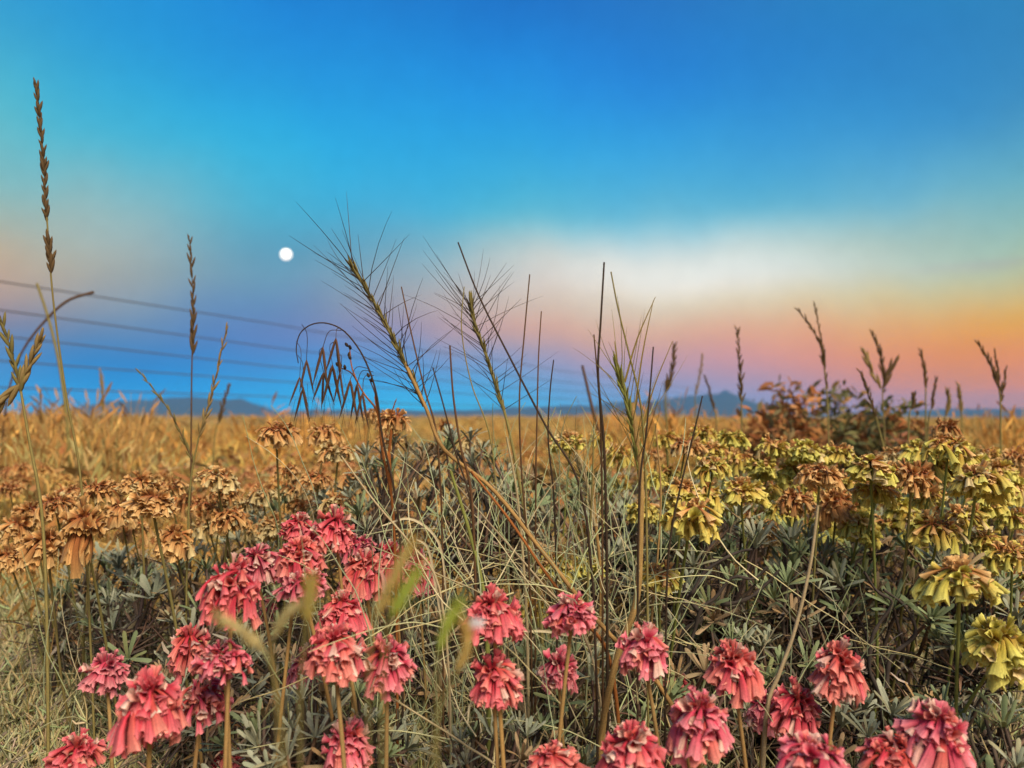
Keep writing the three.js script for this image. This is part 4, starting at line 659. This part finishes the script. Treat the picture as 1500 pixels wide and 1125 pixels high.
bush({ px: 1232, py: 594, d: 2.0, w: 140, rust: 14, n: 2600, leafCols: oliveLeaf, label: 'dark olive bush beside the rusty orange one' });
bush({ px: 1300, py: 598, d: 1.8, w: 110, rust: 10, n: 2000, leafCols: oliveLeaf, label: 'olive bush with a fuzzy top under the bushy seed panicle' });
bush({ px: 1120, py: 612, d: 1.7, w: 140, rust: 24, n: 1800, leafCols: rustLeaf, label: 'low rust brown bush behind the yellow flowers' });
bush({ px: 1340, py: 626, d: 1.6, w: 120, rust: 14, n: 1500, leafCols: rustLeaf, label: 'low brownish bush next to the rust topped flower tower' });
for (const [px, py, d, w, say] of [[190, 606, 9, 60, 'far dark bush below the flat topped hill'], [1440, 616, 8, 70, 'far dark bush on the field before the flat blue ridge'], [700, 668, 1.9, 70, 'dim green bush low in the golden field'], [380, 650, 2.6, 80, 'blurred grey olive bush in the golden field'], [60, 650, 2.2, 110, 'blurred olive bush beyond the orange flowers'], [1300, 655, 3, 60, 'small dark bush in the gold grass beyond the flowers'], [250, 640, 3.2, 90, 'blurred dull green bush between field grasses']]) bush({ px, py, d, w, rust: 0, leafCols: oliveLeaf, n: 700, label: say });

// ---------------------------------------------------------------- pale wiry ground plants and litter
function wiry(n, cols) {
  const mb = new MB();
  for (let k = 0; k < n; k++) {
    let p = V(rr(-0.4, 0.4), 0, rr(-0.4, 0.4)), dir = V(rr(-1, 1), rr(0.6, 1.6), rr(-1, 1)).normalize(); const pts = [p], L = rr(0.5, 1) / 6;
    for (let q = 0; q < 6; q++) { dir = dir.clone().add(V(rr(-1, 1), rr(-0.75, 0.55), rr(-1, 1)).multiplyScalar(0.6)).normalize(); p = p.clone().addScaledVector(dir, L); pts.push(p); }
    const c = jit(pick(cols), 0.25); mb.tube(pts, (f) => 0.011 * (1 - 0.5 * f), 3, c);
    for (let q = 2; q < 6; q++) for (let z = 0; z < 3; z++) { const o = pts[q], s = V(rr(-1, 1), rr(-0.2, 1.2), rr(-1, 1)).normalize(); mb.tube([o, o.clone().addScaledVector(s, 0.06), o.clone().addScaledVector(s, 0.11).add(V(rr(-0.03, 0.03), 0.02, rr(-0.03, 0.03)))], (f) => 0.009 * (1 - 0.5 * f), 3, c.map((v) => v * rr(0.85, 1.2))); }
  }
  return mb.geo();
}
const pale = [[0.40, 0.35, 0.18], [0.34, 0.31, 0.17], [0.46, 0.40, 0.22], [0.27, 0.25, 0.13], [0.33, 0.36, 0.20]], brownish = [[0.20, 0.15, 0.09], [0.13, 0.10, 0.07], [0.28, 0.22, 0.13], [0.36, 0.31, 0.21]];
const wire = [wiry(16, pale), wiry(14, pale), wiry(15, brownish)];
[0, 1].forEach((v) => scatter('wiry_ground_cover', ['pale straw coloured wiry ground plants spread over dry soil', 'pale branching wiry ground plants under the red flowers'][v], wire[v], 520, () => {
  const d = rr(0.5, 1.0), px = rr(-140, 380), x = (px - 750) / FOCAL * d; if (px > 150 && R() < (px - 150) / 200) return null;
  const h = rr(0.6, 1.1) * (0.075 + 0.24 * (d - 0.5)); return { x, z: -d, h, w: Math.min(0.11, h) * rr(1, 1.4) };
}, M.plain));
scatter('twig_litter', 'brown twig and stalk litter on the ground under the shrubs', wire[2], 900, () => { const d = rr(0.42, 1.3), x = rr(-0.75, 0.75) * d, h = rr(0.05, 0.13); return { x, z: -d, h, w: h * rr(1, 1.7) }; }, M.plain);
scatter('dry_straw', 'pale dry straw threads tangled through the shrubs', wire[0], 170, () => { const d = rr(0.5, 0.95), x = rr(-0.5, 0.7) * d, h = rr(0.1, 0.2); return { x, z: -d, h, w: h * rr(0.5, 0.8) }; }, M.plain);
scatter('orange_heads_beyond', 'withered orange flower heads spread over the field behind', smallHead('orange'), 900, () => { const d = 1.15 * (7 / 1.15) ** R(), px = rr(-60, 1560), x = (px - 750) / FOCAL * d; if (fieldPatch(x * 0.8 + 3, -d * 0.8) < -0.05) return null; const k = rr(0.7, 1.3); return { x, y: rr(0.1, 0.26), z: -d, h: k, w: k * 1.1, c: [1, rr(0.85, 1.1), rr(0.7, 1)] }; }, petal);
{ // fallen straw lying every way through the middle of the meadow
  const strand = new MB(); for (let k = 0; k < 5; k++) { let p = V(rr(-0.3, 0.3), rr(-0.1, 0.1), rr(-0.3, 0.3)), dir = V(rr(-1, 1), rr(-0.2, 1), rr(-0.4, 0.4)).normalize(); const pts = [p]; for (let q = 0; q < 7; q++) { dir = dir.clone().add(V(rr(-1, 1), rr(-1, 0.7), rr(-1, 1)).multiplyScalar(0.22)).normalize(); p = p.clone().addScaledVector(dir, rr(0.12, 0.2)); pts.push(p); } strand.tube(curve(pts, 14), (f) => 0.005 * (1 - 0.6 * f), 4, jit(pick(pale), 0.3)); }
  const sg = strand.geo();
  scatter('fallen_straw', 'thin pale straw strands fallen across the shrubs', sg, 65, () => { const px = 780 + (R() + R() - 1) * 330, d = rr(0.5, 0.68), y = rr(0.07, 0.24); return { x: (px - 750) / FOCAL * d, y, z: -d, h: rr(0.07, 0.13), w: rr(0.07, 0.13), c: [1.15, 1.15, 1.15] }; }, M.plain);
  scatter('fallen_straw', 'thin pale straw strands scattered around the red flowers and dark shrubs', sg, 45, () => { const px = rr(60, 1480), d = rr(0.5, 0.75), y = rr(0.04, 0.2); return { x: (px - 750) / FOCAL * d, y, z: -d, h: rr(0.05, 0.1), w: rr(0.05, 0.1), c: [0.9, 0.9, 0.9] }; }, M.plain);
}
// nearer grasses filling the middle distance
scatter('meadow_grass', 'tan meadow grass between the shrubs and the field', tufts[1], 300, () => { const d = rr(0.95, 1.6), px = rr(-80, 1580), h = rr(0.12, 0.22) * (px < 450 ? 1.15 : 1); return { x: (px - 750) / FOCAL * d, z: -d, h, w: h * 1.3, c: [0.95, 0.95, 0.95] }; });
{ // low brush that breaks up the field
  const brushGeo = (cols) => { const mb = new MB(); for (let k = 0; k < 260; k++) { const a = rr(0, 6.283), e = Math.acos(rr(0, 1)), r = rr(0.55, 1), o = V(Math.cos(a) * Math.sin(e) * r * 0.7, Math.cos(e) * r, Math.sin(a) * Math.sin(e) * r * 0.7), s = V(rr(-1, 1), rr(-0.2, 1.4), rr(-1, 1)).normalize(), L = rr(0.07, 0.16); mb.flat([o, o.clone().addScaledVector(s, L * 0.5), o.clone().addScaledVector(s, L)], (f) => L * 0.32 * Math.sin(Math.PI * (0.12 + 0.8 * f)), V(rr(-1, 1), rr(-1, 1), rr(-1, 1)), jit(pick(cols), 0.3)); } return mb.geo(); };
  const put = (cols, label, count) => scatter('low_brush', label, brushGeo(cols), count, () => { const d = 1.5 * (16 / 1.5) ** R(), px = rr(-80, 1580), x = (px - 750) / FOCAL * d; if (fieldPatch(x * 0.5 + 60, -d * 0.5) < 0) return null; const h = rr(0.12, 0.27) * (d > 5 ? 1.2 : 1); return { x, z: -d, h, w: h * rr(1, 1.8) }; });
  put([[0.44, 0.21, 0.07], [0.36, 0.15, 0.05], [0.50, 0.30, 0.11], [0.30, 0.2, 0.07]], 'orange brown low brush scattered over the golden field', 420);
  put([[0.22, 0.2, 0.08], [0.16, 0.15, 0.06], [0.30, 0.26, 0.11], [0.34, 0.24, 0.09]], 'dull olive low brush scattered over the golden field', 260);
}
scatter('golden_plume', 'golden grass plumes rising above the far edge of the field', tufts[2], 240, () => { const d = rr(1.7, 4.5), px = rr(-60, 1560), x = (px - 750) / FOCAL * d; if (fieldPatch(px * 0.006 + 31, d * 0.3) < -0.1 || (px > 560 && px < 860) || (px > 1090 && px < 1350)) return null; const h = rr(0.24, 0.42) * (px > 110 && px < 390 ? 0.85 : 1); return { x, z: -d, h, w: h * rr(0.9, 1.3), c: [1.08, 0.95, 0.8] }; });
scatter('pale_field_plume', 'pale feathery grass rising at the field edge by the fence', tufts[2], 60, () => { const d = rr(1.4, 2.4), px = rr(-60, 190), h = rr(0.3, 0.4); return { x: (px - 750) / FOCAL * d, z: -d, h, w: h * 0.9, c: [0.95, 1.0, 1.15] }; });

renderer.render(scene, camera);
